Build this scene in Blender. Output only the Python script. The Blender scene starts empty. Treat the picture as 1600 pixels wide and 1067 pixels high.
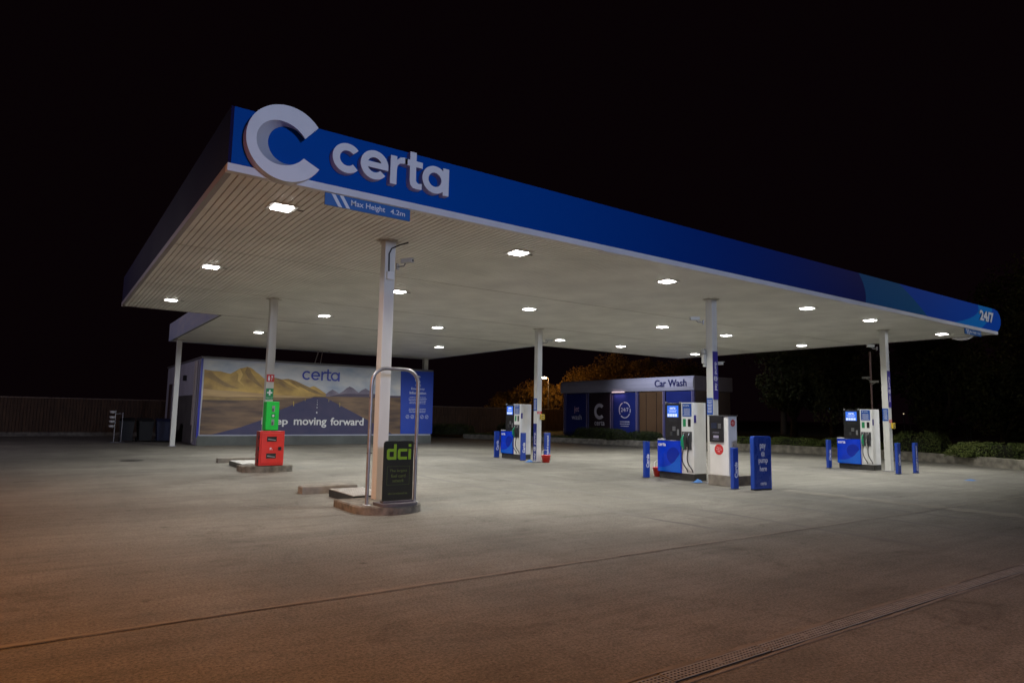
import bpy, bmesh, math, random
import numpy as np
from mathutils import Vector, Matrix
R = math.radians
random.seed(7); rng = np.random.default_rng(7)
scene = bpy.context.scene
COL = scene.collection

# ------------------------------------------------------------------ camera
F_, PITCH, YAW, ROLL, CAMH = 1032.44, 0.111268, 0.613035, 0.0181899, 1.6089
_f = Vector((math.sin(YAW)*math.cos(PITCH), math.cos(YAW)*math.cos(PITCH), math.sin(PITCH)))
_r = Vector((math.cos(YAW), -math.sin(YAW), 0)); _u = _r.cross(_f)
_r2 = _r*math.cos(ROLL)+_u*math.sin(ROLL); _u2 = -_r*math.sin(ROLL)+_u*math.cos(ROLL)
cam = bpy.data.cameras.new('camera'); camo = bpy.data.objects.new('camera', cam); COL.objects.link(camo)
M = Matrix((_r2, _u2, -_f)).transposed().to_4x4(); M.translation = (0, 0, CAMH)
camo.matrix_world = M
cam.sensor_width = 36; cam.lens = F_/1600*36; cam.clip_start = .05; cam.clip_end = 2000
scene.camera = camo
def ray(px, py): return _f*F_+_r2*(px-800)-_u2*(py-533.5)
def PY(px, py, Y):
    d = ray(px, py); t = Y/d.y; return (d.x*t, CAMH+d.z*t)          # x, z on the plane y=Y
def PX(px, py, X):
    d = ray(px, py); t = X/d.x; return (d.y*t, CAMH+d.z*t)          # y, z on the plane x=X

# ------------------------------------------------------------------ world + view
w = bpy.data.worlds.new('World'); scene.world = w; w.use_nodes = True
bg = w.node_tree.nodes['Background']; bg.inputs[0].default_value = (.52, .20, .32, 1); bg.inputs[1].default_value = .0040
scene.view_settings.view_transform = 'Standard'; scene.view_settings.look = 'None'
scene.view_settings.exposure = 0; scene.view_settings.gamma = 1
scene.cycles.use_denoising = True
scene.cycles.max_bounces = 6; scene.cycles.diffuse_bounces = 4; scene.cycles.glossy_bounces = 3
scene.cycles.sample_clamp_indirect = 3

# ------------------------------------------------------------------ out-of-frame street lighting and added fill lamps
def lamp(name, typ, loc, energy, col, size=.2, aim=None, cone=None, blend=.5, parent=None, sy=None):
    l = bpy.data.lights.new(name, typ); l.energy = energy; l.color = col
    if typ == 'AREA':
        l.shape = 'RECTANGLE'; l.size = size; l.size_y = sy or size; l.spread = R(128)
    else: l.shadow_soft_size = size
    if cone: l.spot_size = R(cone); l.spot_blend = blend
    o = bpy.data.objects.new(name, l); COL.objects.link(o); o.location = loc
    if aim: o.rotation_euler = (Vector(aim)-Vector(loc)).to_track_quat('-Z', 'Y').to_euler()
    if parent: o.parent = parent
    return o
lamp('street_or_fill_light', 'SPOT', (4, -13, 5.5), 6600, (.56, .68, 1), .9, (8.5, 9, 5.0), 58, .7)
lamp('street_or_fill_light', 'SPOT', (31, -11, 6), 5200, (.82, .87, 1), .8, (25.5, 9, 5), 46, 1)
lamp('street_or_fill_light', 'SPOT', (-11, 6, 8.5), 6600, (1, .32, .035), .25, (-8.5, 6.4, 0), 124, .5)
lamp('street_or_fill_light', 'SPOT', (5, -3, 9), 1050, (1, .40, .07), .25, (3.8, .2, 0), 104, 1)
lamp('street_or_fill_light', 'POINT', (-9, 30, 7), 1000, (.9, .76, .92), .25)  # added fill lamp to brighten the wing fascia and building side
lamp('street_or_fill_light', 'POINT', (44, 0, 13), 600, (1, .75, .4), .3)  # added fill lamp so the dark right-hand trees show

# ------------------------------------------------------------------ materials
MATS = {}
def srgb(*c):
    return tuple(((x/255)/12.92 if x/255 <= .04045 else ((x/255+.055)/1.055)**2.4) for x in c)
def nodes(m):
    m.use_nodes = True; nt = m.node_tree; return nt, nt.nodes['Principled BSDF']
def mat(name, c, rough=.5, metal=0, var=0, vs=3, bump=0, bs=40, spec=.5, emit=None, es=0, c2=None, stretch=None, detail=6):
    if name in MATS: return MATS[name]
    m = bpy.data.materials.new(name); nt, p = nodes(m); L = nt.links
    p.inputs['Base Color'].default_value = (*c, 1); p.inputs['Roughness'].default_value = rough
    p.inputs['Metallic'].default_value = metal; p.inputs['Specular IOR Level'].default_value = spec
    tc = nt.nodes.new('ShaderNodeTexCoord'); vec = tc.outputs['Object']
    if stretch:
        mp = nt.nodes.new('ShaderNodeMapping'); mp.inputs['Scale'].default_value = stretch
        L.new(vec, mp.inputs[0]); vec = mp.outputs[0]
    if var or c2:
        n = nt.nodes.new('ShaderNodeTexNoise'); n.inputs['Scale'].default_value = vs; n.inputs['Detail'].default_value = detail
        L.new(vec, n.inputs['Vector'])
        r = nt.nodes.new('ShaderNodeValToRGB')
        r.color_ramp.elements[0].position = .3; r.color_ramp.elements[1].position = .7
        a = c if c2 else tuple(x*(1-var) for x in c); b = c2 if c2 else tuple(min(1, x*(1+var)) for x in c)
        r.color_ramp.elements[0].color = (*a, 1); r.color_ramp.elements[1].color = (*b, 1)
        L.new(n.outputs[0], r.inputs[0]); L.new(r.outputs[0], p.inputs['Base Color'])
        mr = nt.nodes.new('ShaderNodeMapRange'); mr.inputs[3].default_value = max(0, rough-.08); mr.inputs[4].default_value = min(1, rough+.12)
        L.new(n.outputs[0], mr.inputs[0]); L.new(mr.outputs[0], p.inputs['Roughness'])
    if bump:
        n2 = nt.nodes.new('ShaderNodeTexNoise'); n2.inputs['Scale'].default_value = bs; n2.inputs['Detail'].default_value = 5
        L.new(vec, n2.inputs['Vector'])
        b = nt.nodes.new('ShaderNodeBump'); b.inputs['Strength'].default_value = bump; b.inputs['Distance'].default_value = .02
        L.new(n2.outputs[0], b.inputs['Height']); L.new(b.outputs[0], p.inputs['Normal'])
    if emit: p.inputs['Emission Color'].default_value = (*emit, 1); p.inputs['Emission Strength'].default_value = es
    MATS[name] = m; return m

WHITE = mat('white_paint', (.72, .72, .71), .38, var=.06, vs=2.5, bump=.04, bs=6)
SOFF = mat('soffit_paint', (.78, .78, .75), .45, var=.11, vs=.9, bump=.03, bs=3)
DARKGAP = mat('soffit_groove', (.3, .28, .26), .8)
TRIM = mat('trim_paint', (.7, .69, .72), .4, var=.08, vs=1.5)
BLUE = mat('brand_blue', (.004, .066, .46), .32, var=.05, vs=1.2)
POSTB = mat('post_blue', (.012, .05, .33), .4, var=.08, vs=6)
POSTER = mat('poster_blue', (.01, .075, .36), .35)
NAVY = mat('poster_navy', (.012, .02, .17), .35)
PURP = mat('strip_purple', (.035, .025, .22), .35)
LETTER = mat('sign_letter_white', (.78, .78, .82), .35, var=.03, vs=4)
LETSIDE = mat('letter_return', (.62, .63, .7), .45)
PRINT = mat('white_print', (.75, .76, .8), .5)
BLACK = mat('black_plastic', (.012, .012, .014), .35, var=.2, vs=8)
DGREY = mat('dark_grey_plastic', (.05, .05, .055), .45, var=.15, vs=8)
GREY = mat('grey_metal', (.3, .3, .31), .4, .6, var=.1, vs=5)
GALV = mat('galvanised_tube', (.34, .33, .33), .38, .75, var=.15, vs=9)
CONC = mat('kerb_concrete', (.2, .185, .16), .9, var=.3, vs=5, bump=.5, bs=60)
CONCD = mat('kerb_weathered', (.15, .137, .112), .92, var=.45, vs=7, bump=.7, bs=45)
REDC = mat('red_plastic', (.62, .03, .02), .4, var=.1, vs=5)
GREENC = mat('green_plastic', (.012, .62, .06), .4, var=.08, vs=5)
REDP = mat('red_print', (.55, .03, .03), .45)
GREENP = mat('green_print', (.01, .25, .09), .45)
YELP = mat('yellow_print', (.6, .42, .03), .45)
WINDOWD = mat('cabinet_window', (.03, .035, .035), .12)
GLASSG = mat('cabinet_window_pale', (.3, .38, .36), .15)
DCI_B = mat('sign_black_board', (.018, .022, .016), .3, var=.15, vs=3)
DCI_G = mat('sign_lime_print', (.2, .42, .01), .45)
SCR = mat('screen_glow', (.02, .06, .3), .2, emit=(.05, .2, .9), es=.75)
SCRW = mat('screen_glow_white', (.5, .5, .6), .2, emit=(.6, .75, 1), es=.8)
LED = mat('luminaire_diffuser', (.9, .9, .9), .4, emit=(1, .975, .92), es=42)
CHROME = mat('nozzle_metal', (.6, .6, .6), .25, .9)
RUBBER = mat('hose_rubber', (.015, .015, .015), .5)
WOODF = mat('fence_boards', (.065, .036, .02), .85, var=.45, vs=2, bump=.4, bs=30, stretch=(6, 6, .7))
STONE = mat('wall_stone', (.24, .22, .18), .95, var=.45, vs=3.5, bump=.9, bs=14)
def leafmat(name, a, b, vs=1.2):
    return mat(name, a, .6, c2=b, vs=vs, spec=.25)
HEDGE = leafmat('hedge_leaves', (.08, .12, .03), (.2, .23, .07), 1.6)
DHEDGE = leafmat('dark_hedge_leaves', (.025, .04, .012), (.06, .07, .02), 1.6)
ORLEAF = leafmat('orange_lit_leaves', (.12, .07, .015), (.25, .15, .03), .6)  # street lamp's orange is put into the leaf colour
DTREE = leafmat('tree_leaves', (.028, .038, .013), (.075, .075, .022), .5)
BARK = mat('bark', (.06, .045, .03), .9, var=.3, vs=8, bump=.5)

# ------------------------------------------------------------------ mesh builder
class MB:
    def __init__(s): s.v = []; s.f = []; s.m = []; s.sm = []
    def add(s, vs, fs, mi=0, smooth=False):
        o = len(s.v); s.v += [tuple(v) for v in vs]
        for f in fs: s.f.append([o+i for i in f]); s.m.append(mi); s.sm.append(smooth)
        return s
    def box(s, x0, x1, y0, y1, z0, z1, mi=0, bev=0):
        if bev <= 0:
            vs = [(x0,y0,z0),(x1,y0,z0),(x1,y1,z0),(x0,y1,z0),(x0,y0,z1),(x1,y0,z1),(x1,y1,z1),(x0,y1,z1)]
            return s.add(vs, [(3,2,1,0),(4,5,6,7),(0,1,5,4),(1,2,6,5),(2,3,7,6),(3,0,4,7)], mi)
        bm = bmesh.new(); bmesh.ops.create_cube(bm, size=1)
        bmesh.ops.scale(bm, vec=(x1-x0, y1-y0, z1-z0), verts=bm.verts)
        bmesh.ops.bevel(bm, geom=bm.edges[:], offset=bev, segments=2, affect='EDGES', profile=.5)
        bmesh.ops.translate(bm, vec=((x0+x1)/2, (y0+y1)/2, (z0+z1)/2), verts=bm.verts)
        bm.verts.index_update(); s.add([v.co for v in bm.verts], [[v.index for v in f.verts] for f in bm.faces], mi); bm.free(); return s
    def prism(s, poly, axis, a, b, mi=0, side=None, smooth=False):
        """poly: 2d points; axis 'x': (y,z), 'y': (x,z), 'z': (x,y)"""
        n = len(poly)
        def P(p, t): return {'x': (t, p[0], p[1]), 'y': (p[0], t, p[1]), 'z': (p[0], p[1], t)}[axis]
        vs = [P(p, a) for p in poly]+[P(p, b) for p in poly]
        s.add(vs, [list(range(n))[::-1], list(range(n, 2*n))], mi)
        s.add(vs, [(i, (i+1) % n, n+(i+1) % n, n+i) for i in range(n)], mi if side is None else side, smooth); return s
    def tube(s, pts, r, mi=0, seg=10, cap=True):
        pts = [Vector(p) for p in pts]; n = len(pts); rr = r if isinstance(r, (list, tuple)) else [r]*n
        vs = []; up = None
        for i, p in enumerate(pts):
            t = (pts[min(i+1, n-1)]-pts[max(i-1, 0)]).normalized()
            if up is None: up = t.orthogonal().normalized()
            up = (up-t*up.dot(t)).normalized(); b = t.cross(up)
            for k in range(seg):
                a = 2*math.pi*k/seg; vs.append(p+(up*math.cos(a)+b*math.sin(a))*rr[i])
        fs = [(i*seg+k, i*seg+(k+1) % seg, (i+1)*seg+(k+1) % seg, (i+1)*seg+k) for i in range(n-1) for k in range(seg)]
        s.add(vs, fs, mi, True)
        if cap: s.add(vs, [list(range(seg))[::-1], list(range((n-1)*seg, n*seg))], mi)
        return s
    def lathe(s, prof, c=(0, 0, 0), seg=24, mi=0):
        vs = []
        for r, z in prof:
            for k in range(seg):
                a = 2*math.pi*k/seg; vs.append((c[0]+r*math.cos(a), c[1]+r*math.sin(a), c[2]+z))
        n = len(prof)
        return s.add(vs, [(i*seg+k, i*seg+(k+1) % seg, (i+1)*seg+(k+1) % seg, (i+1)*seg+k) for i in range(n-1) for k in range(seg)], mi, True)
    def quad(s, a, b, c, d, mi=0): return s.add([a, b, c, d], [(0, 1, 2, 3)], mi)
    def poly(s, vs, mi=0): return s.add(vs, [list(range(len(vs)))], mi)
    def build(s, name, mats, parent=None, world=False, fixn=True):
        me = bpy.data.meshes.new(name); off = Vector((0, 0, 0))
        if world and parent is not None:
            q = parent
            while q: off += q.location; q = q.parent
        vs = [(v[0]-off.x, v[1]-off.y, v[2]-off.z) for v in s.v] if world and parent is not None else s.v
        me.from_pydata(vs, [], s.f)
        mats = mats if isinstance(mats, (list, tuple)) else [mats]
        for m in mats: me.materials.append(m)
        me.polygons.foreach_set('material_index', s.m); me.polygons.foreach_set('use_smooth', s.sm)
        if fixn:
            bm = bmesh.new(); bm.from_mesh(me); bmesh.ops.recalc_face_normals(bm, faces=bm.faces); bm.to_mesh(me); bm.free()
        o = bpy.data.objects.new(name, me); COL.objects.link(o)
        if parent: o.parent = parent
        return o
def tag(o, label=None, cat=None, group=None, kind=None):
    if label: o['label'] = label
    if cat: o['category'] = cat
    if group: o['group'] = group
    if kind: o['kind'] = kind
    return o
def thing(name, loc, label, cat, group=None, rz=0):
    o = bpy.data.objects.new(name, None); COL.objects.link(o); o.location = loc; o.rotation_euler.z = rz
    o.empty_display_size = .2
    return tag(o, label, cat, group)
def copy_tree(o, parent=None):
    c = o.copy(); COL.objects.link(c)
    if parent: c.parent = parent
    for ch in list(o.children): copy_tree(ch, c)
    return c
def rrect(x0, x1, z0, z1, r, n=5, corners=(1, 1, 1, 1)):
    pts = []
    for k, (cx, cz, a0) in enumerate(((x1-r, z1-r, 0), (x0+r, z1-r, 90), (x0+r, z0+r, 180), (x1-r, z0+r, 270))):
        if corners[k]:
            for i in range(n+1):
                a = R(a0+90*i/n); pts.append((cx+r*math.cos(a), cz+r*math.sin(a)))
        else: pts.append(((x1, z1), (x0, z1), (x0, z0), (x1, z0))[k] if True else 0)
    return pts
def disc(cx, cz, r, n=28, a0=0, a1=360): return [(cx+r*math.cos(R(a0+(a1-a0)*i/n)), cz+r*math.sin(R(a0+(a1-a0)*i/n))) for i in range(n)]

# text: the built-in font, turned into a mesh of real thickness
FACE = {'-y': ((1,0,0),(0,0,1),(0,-1,0)), '-x': ((0,-1,0),(0,0,1),(-1,0,0)),
        '-y_up': ((0,0,1),(-1,0,0),(0,-1,0)), '-x_up': ((0,0,1),(0,1,0),(-1,0,0)), '-x_dn': ((0,0,-1),(0,-1,0),(-1,0,0)),
        'z': ((1,0,0),(0,1,0),(0,0,1))}
def text(name, s, face, pos, width=None, height=None, m=None, parent=None, depth=.004, world=False, bold=0.0, align='c', space=1.0, line=1.0, label=None):
    if '\n' in s:                                   # one object for each line of print
        ls = s.split('\n'); n = len(ls); lm = max(len(l) for l in ls); Yv = FACE[face][1]
        for i, l in enumerate(ls):
            o_ = height*(.5-(i+.5)/n); text(name, l, face, tuple(p+o_*y_ for p, y_ in zip(pos, Yv)), width*len(l)/lm, height/n*.72, m, parent, depth, world, bold)
        return
    cu = bpy.data.curves.new('t', 'FONT'); cu.body = s; cu.extrude = .01; cu.offset = bold; cu.space_character = space; cu.space_line = line
    cu.align_x = 'CENTER'; cu.resolution_u = 4
    o = bpy.data.objects.new('t', cu); COL.objects.link(o)
    dg = bpy.context.evaluated_depsgraph_get(); me = bpy.data.meshes.new_from_object(o.evaluated_get(dg))
    bpy.data.objects.remove(o); 
    co = np.empty(len(me.vertices)*3); me.vertices.foreach_get('co', co); co = co.reshape(-1, 3)
    mn, mx = co.min(0), co.max(0); sz = mx-mn; c = (mn+mx)/2
    sx = width/sz[0] if width else height/sz[1]; sy = height/sz[1] if height else sx
    u = (co[:, 0]-c[0])*sx; v = (co[:, 1]-c[1])*sy; d = (co[:, 2]-mn[2])/sz[2]*depth
    X, Y, Z = (np.array(q) for q in FACE[face])
    P = np.array(pos)+u[:, None]*X+v[:, None]*Y+d[:, None]*Z
    if world and parent:
        q = parent
        while q: P = P-np.array(q.location); q = q.parent
    me.vertices.foreach_set('co', P.ravel()); me.materials.clear(); me.materials.append(m or PRINT); me.update()
    ob = bpy.data.objects.new(name, me); COL.objects.link(ob); ob.parent = parent
    if label: ob['label'] = label
    return ob
def lines_mb(mb, face, pos, w, h, n, mi, rag=.25, dz=.002, th=.35, seed=0):
    """rows of tiny unreadable print as thin bars"""
    rr = random.Random(seed); X, Y, Z = (Vector(q) for q in FACE[face]); p = Vector(pos)
    for i in range(n):
        ww = w*(1-rr.random()*rag); v = h/2-(i+.5)*h/n; t = h/n*th; x = -ww/2
        while x < ww/2-.004:
            l = min(ww/2-x, rr.uniform(.05, .16)*w); a = p+X*x+Y*(v-t/2)+Z*dz; mb.quad(a, a+X*l, a+X*l+Y*t, a+Y*t, mi); x += l+.02*w
    return mb

# ------------------------------------------------------------------ ground
def ground():
    m = bpy.data.materials.new('forecourt_surface'); nt, p = nodes(m); L = nt.links; N = nt.nodes
    tc = N.new('ShaderNodeTexCoord')
    def noise(scale, detail=6, st=(1, 1, 1), rough=.6, dist=0):
        mp = N.new('ShaderNodeMapping'); mp.inputs['Scale'].default_value = st; L.new(tc.outputs['Object'], mp.inputs[0])
        n = N.new('ShaderNodeTexNoise'); n.inputs['Scale'].default_value = scale; n.inputs['Detail'].default_value = detail
        n.inputs['Roughness'].default_value = rough; n.inputs['Distortion'].default_value = dist; L.new(mp.outputs[0], n.inputs[0]); return n.outputs[0]
    def ramp(i, a, b, ca, cb):
        r = N.new('ShaderNodeValToRGB'); r.color_ramp.elements[0].position = a; r.color_ramp.elements[1].position = b
        r.color_ramp.elements[0].color = (*ca, 1); r.color_ramp.elements[1].color = (*cb, 1); L.new(i, r.inputs[0]); return r.outputs[0]
    def mul(a, b, f=1):
        x = N.new('ShaderNodeMix'); x.data_type = 'RGBA'; x.blend_type = 'MULTIPLY'; x.inputs[0].default_value = f
        L.new(a, x.inputs[6]); L.new(b, x.inputs[7]); return x.outputs[2]
    base = ramp(noise(.22, 5), .3, .7, (.19, .182, .158), (.25, .241, .213))
    c = mul(base, ramp(noise(1.1, 8, (1, .45, 1)), .32, .68, (.74, .74, .73), (1, 1, 1)))          # worn tracks
    c = mul(c, ramp(noise(2.2, 8, (.25, 2.2, 1), dist=.6), .35, .62, (.8, .8, .79), (1, 1, 1)))       # brushed streaks
    c = mul(c, ramp(noise(42, 4, rough=.85), .36, .62, (.42, .42, .41), (1.3, 1.28, 1.24)))            # aggregate
    c = mul(c, ramp(noise(.8, 9, rough=.75, dist=1.2), .32, .44, (.66, .64, .62), (1, 1, 1)))        # stains
    c = mul(c, ramp(noise(9, 6, rough=.8), .34, .5, (.78, .77, .76), (1.04, 1.04, 1.04)))
    c = mul(c, ramp(noise(.13, 3, (1, 3.5, 1), dist=.8), .4, .6, (.82, .82, .82), (1.04, 1.04, 1.04)))   # worn lanes
    v0 = N.new('ShaderNodeTexVoronoi'); v0.inputs['Scale'].default_value = 7; L.new(tc.outputs['Object'], v0.inputs[0])
    c = mul(c, ramp(v0.outputs[0], .03, .07, (.35, .34, .33), (1, 1, 1)))                            # small pits and specks
    v = N.new('ShaderNodeTexVoronoi'); v.inputs['Scale'].default_value = .9; v.inputs['Randomness'].default_value = 1; L.new(tc.outputs['Object'], v.inputs[0])
    c = mul(c, ramp(v.outputs[0], .02, .06, (.5, .48, .46), (1, 1, 1)))                              # oil drops
    L.new(c, p.inputs['Base Color'])
    mr = N.new('ShaderNodeMapRange'); mr.inputs[3].default_value = .62; mr.inputs[4].default_value = .95; L.new(noise(1.3, 6), mr.inputs[0]); L.new(mr.outputs[0], p.inputs['Roughness'])
    b = N.new('ShaderNodeBump'); b.inputs['Strength'].default_value = .55; b.inputs['Distance'].default_value = .012
    L.new(noise(70, 4, rough=.8), b.inputs['Height'])
    b2 = N.new('ShaderNodeBump'); b2.inputs['Strength'].default_value = .25; b2.inputs['Distance'].default_value = .04
    L.new(noise(3, 5), b2.inputs['Height']); L.new(b2.outputs[0], b.inputs['Normal']); L.new(b.outputs[0], p.inputs['Normal'])
    g = MB(); g.quad((-600, -600, 0), (800, -600, 0), (800, 900, 0), (-600, 900, 0))
    tag(g.build('forecourt_ground', m), kind='structure')
ground()
JOINT = mat('joint_filler', (.07, .06, .048), .95, c2=(.22, .2, .17), vs=6, bump=.4)
JOINTL = mat('joint_edge', (.24, .22, .185), .95, c2=(.19, .175, .15), vs=4)
def wavy(x0, x1, y, wdt, z, n, amp, seed, axis='x'):
    rr = random.Random(seed); mb = MB(); a = []
    for i in range(n+1):
        x = x0+(x1-x0)*i/n; o = amp*math.sin(i*.37+seed)+amp*rr.uniform(-.6, .6); ww = wdt*rr.uniform(.5, 1.3)
        a.append((x, y+o-ww/2, y+o+ww/2))
    for p, q in zip(a, a[1:]):
        if axis == 'x': mb.quad((p[0], p[1], z), (q[0], q[1], z), (q[0], q[2], z), (p[0], p[2], z))
        else: mb.quad((p[1], p[0], z), (q[1], q[0], z), (q[2], q[0], z), (p[2], p[0], z))
    return mb
MARK = mat('tyre_mark', (.095, .09, .08), .75, c2=(.165, .158, .138), vs=1.2, stretch=(3, .5, 1))
for i_, (xx, ya_, yb_) in enumerate(((11.6, 2, 24), (13.05, 1, 23), (20.5, 2, 20), (22.0, 3, 19), (8.2, 6, 26), (9.7, 4, 25))):
    tag(wavy(ya_, yb_, xx, .17, .002, 60, .05, 30+i_, 'y').build('tyre_mark', MARK), kind='structure')
j = wavy(-12, 34, 5.72, .022, .008, 300, .006, 1); tag(j.build('pavement_joint', JOINT), kind='structure')
j = wavy(-12, 34, 5.76, .05, .004, 200, .006, 2); tag(j.build('pavement_joint_edge', JOINTL), kind='structure')
j = wavy(-6, 9.1, 14.25, .55, .004, 90, .03, 3, 'y'); tag(j.build('pavement_repair_strip', mat('repair_strip', (.25, .235, .2), .9, c2=(.19, .175, .145), vs=2.5, bump=.4)), kind='structure')
j = wavy(-6, 9.1, 13.93, .018, .008, 90, .006, 5, 'y'); tag(j.build('pavement_cross_joint', JOINT), kind='structure')


# ------------------------------------------------------------------ canopy
H = 4.70; X0, X1, Y0, Y1 = 1.75, 26.81, 8.92, 23.06; EX0, EX1, EY = 4.5, 17.7, 33.6; ZT = 5.58
can = thing('fuel_canopy', (14, 16, H), 'wide flat blue and white canopy roof with ribbed white underside over the pumps', 'canopy')
def soffit():
    mb = MB(); pitch = .10; x = X0+.03
    while x < X1-.06:
        xe = min(x+pitch, X1-.03)
        for (a, b) in (((Y0+.08, Y1-.02),) if not (EX0 < x and xe < EX1) else ((Y0+.08, EY-.1),)):
            mb.quad((x, a, H+.004), (xe-.019, a, H+.004), (xe-.019, b, H+.004), (x, b, H+.004), 0)
            mb.quad((xe-.019, a, H+.004), (xe-.019, b, H+.004), (xe-.015, b, H+.02), (xe-.015, a, H+.02), 0)
            mb.quad((xe-.015, a, H+.02), (xe-.015, b, H+.02), (xe-.004, b, H+.02), (xe-.004, a, H+.02), 1)
            mb.quad((xe-.004, a, H+.02), (xe-.004, b, H+.02), (xe, b, H+.004), (xe, a, H+.004), 0)
        x += pitch
    return mb.build('soffit', [SOFF, DARKGAP], can, True, fixn=False)
soffit()
for yy in (13.62, 18.34):
    sm_ = MB(); sm_.box(X0+.04, X1-.04, yy, yy+.014, H-.001, H+.0035); sm_.build('soffit_seam', mat('seam_grey', (.35, .33, .3), .7), can, True)
# roof deck
d = MB(); d.box(X0+.05, X1-.05, Y0+.05, Y1-.05, H+.06, ZT-.12); d.box(EX0+.05, EX1-.05, Y1-.02, EY-.05, H+.07, ZT-.13)
d.build('roof_deck', DGREY, can, True)
def fasciamat():
    m = bpy.data.materials.new('fascia_graphic'); nt, p = nodes(m); L = nt.links
    tc = nt.nodes.new('ShaderNodeTexCoord'); sx = nt.nodes.new('ShaderNodeSeparateXYZ'); L.new(tc.outputs['Object'], sx.inputs[0])
    mr = nt.nodes.new('ShaderNodeMapRange'); mr.inputs[1].default_value = 4.5-14; mr.inputs[2].default_value = 18.5-14; L.new(sx.outputs[0], mr.inputs[0])
    r = nt.nodes.new('ShaderNodeValToRGB'); r.color_ramp.elements[0].color = (.0005, .075, .38, 1); r.color_ramp.elements[1].color = (.001, .009, .11, 1)
    e = r.color_ramp.elements.new(.5); e.color = (.001, .035, .24, 1); L.new(mr.outputs[0], r.inputs[0]); L.new(r.outputs[0], p.inputs['Base Color'])
    p.inputs['Roughness'].default_value = .45; p.inputs['Specular IOR Level'].default_value = .04
    return m
FM = fasciamat()
F1 = mat('graphic_teal', (.004, .10, .26), .5, spec=.05); F2 = mat('graphic_mid_blue', (.003, .07, .46), .5, spec=.05)
F3 = mat('graphic_sky_blue', (.004, .2, .62), .5, spec=.05); F4 = mat('graphic_royal_blue', (.003, .08, .5), .5, spec=.05)
def quadfit(pts):
    zs = np.array([q[1] for q in pts]); xs = np.array([q[0] for q in pts]); return np.polyfit(zs, xs, min(2, len(pts)-1))
BA = quadfit([(17.7, 5.51), (17.95, 5.1), (17.93, 4.77)]); BB = quadfit([(19.9, 5.58), (20.84, 5.19), (21.63, 4.79)])
BC = quadfit([(25.37, 5.58), (24.92, 5.13), (23.65, 4.84)]); BD = quadfit([(26.6, 5.58), (26.39, 5.28), (25.65, 4.85)])
mb = MB(); nz = 14; zb = H+.10
for i in range(nz):
    za, zc = zb+(ZT-zb)*i/nz, zb+(ZT-zb)*(i+1)/nz
    def row(z): return [X0]+[float(np.polyval(q, z)) for q in (BA, BB, BC, BD)]+[X1+.0]
    ra, rc = row(za), row(zc)
    for k in range(5): mb.quad((ra[k], Y0, za), (ra[k+1], Y0, za), (rc[k+1], Y0, zc), (rc[k], Y0, zc), k)
mb.box(X0, X1, Y0+.002, Y0+.04, zb, ZT, 0)
mb.build('front_fascia', [FM, F1, F2, F3, F4], can, True, fixn=False)
# rounded right-hand end of the fascia
e = [(X1-.05, zb), (X1+.12, zb+.01), (X1+.32, zb+.12), (X1+.46, zb+.30), (X1+.48, zb+.46), (X1+.40, zb+.62), (X1+.22, zb+.74), (X1-.05, ZT)]
mb = MB(); mb.prism(e, 'y', Y0+.003, Y0+.2, 0); mb.build('fascia_end', F4, can, True)
mb = MB(); mb.box(X0-.04, X0, Y0+.0, Y1, zb, ZT); mb.build('left_fascia', mat('fascia_side_shaded', (.012, .010, .06), .6, var=.1, vs=.5, spec=.04), can, True)  # same blue paint as the front, its dim light put into the colour
mb = MB(); mb.box(X1, X1+.04, Y0+.21, Y1, zb, ZT); mb.build('right_fascia', FM, can, True)
for a_, b_ in ((X0, EX0), (EX1, X1)): mb = MB(); mb.box(a_, b_, Y1, Y1+.04, zb-.06, ZT); mb.build('rear_fascia', FM, can, True)
EXF = mat('extension_fascia', (.4, .47, .68), .4, c2=(.6, .62, .72), vs=1.2, stretch=(1, 1, 3))
mb = MB(); mb.box(EX0-.04, EX0, Y1+.045, EY, H-.01, ZT-.1); mb.box(EX1, EX1+.04, Y1+.045, EY, H-.01, ZT-.1); mb.box(EX0-.04, EX1+.04, EY, EY+.04, H-.01, ZT-.1)
mb.build('rear_wing_fascia', EXF, can, True)
mb = MB(); mb.box(X0-.05, X1+.06, Y0-.035, Y0+.085, H-.01, H+.098, 0, .008); mb.build('front_trim', TRIM, can, True)
mb = MB(); mb.box(X0-.05, X0+.03, Y0+.09, Y1+.04, H-.008, H+.095); mb.box(X1-.03, X1+.055, Y0+.09, Y1+.04, H-.008, H+.095)
mb.box(X0+.035, X1-.035, Y1-.02, Y1-.001, H-.006, H+.035); mb.build('side_trim', mat('side_trim_paint', (.3, .28, .3), .45), can, True)
for xx in (8.3, 16.9, 22.3):
    mb = MB(); mb.box(xx, xx+.5, Y0-.04, Y0+.12, H-.022, H-.012); mb.build('trim_joint_plate', TRIM, can, True)

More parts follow.
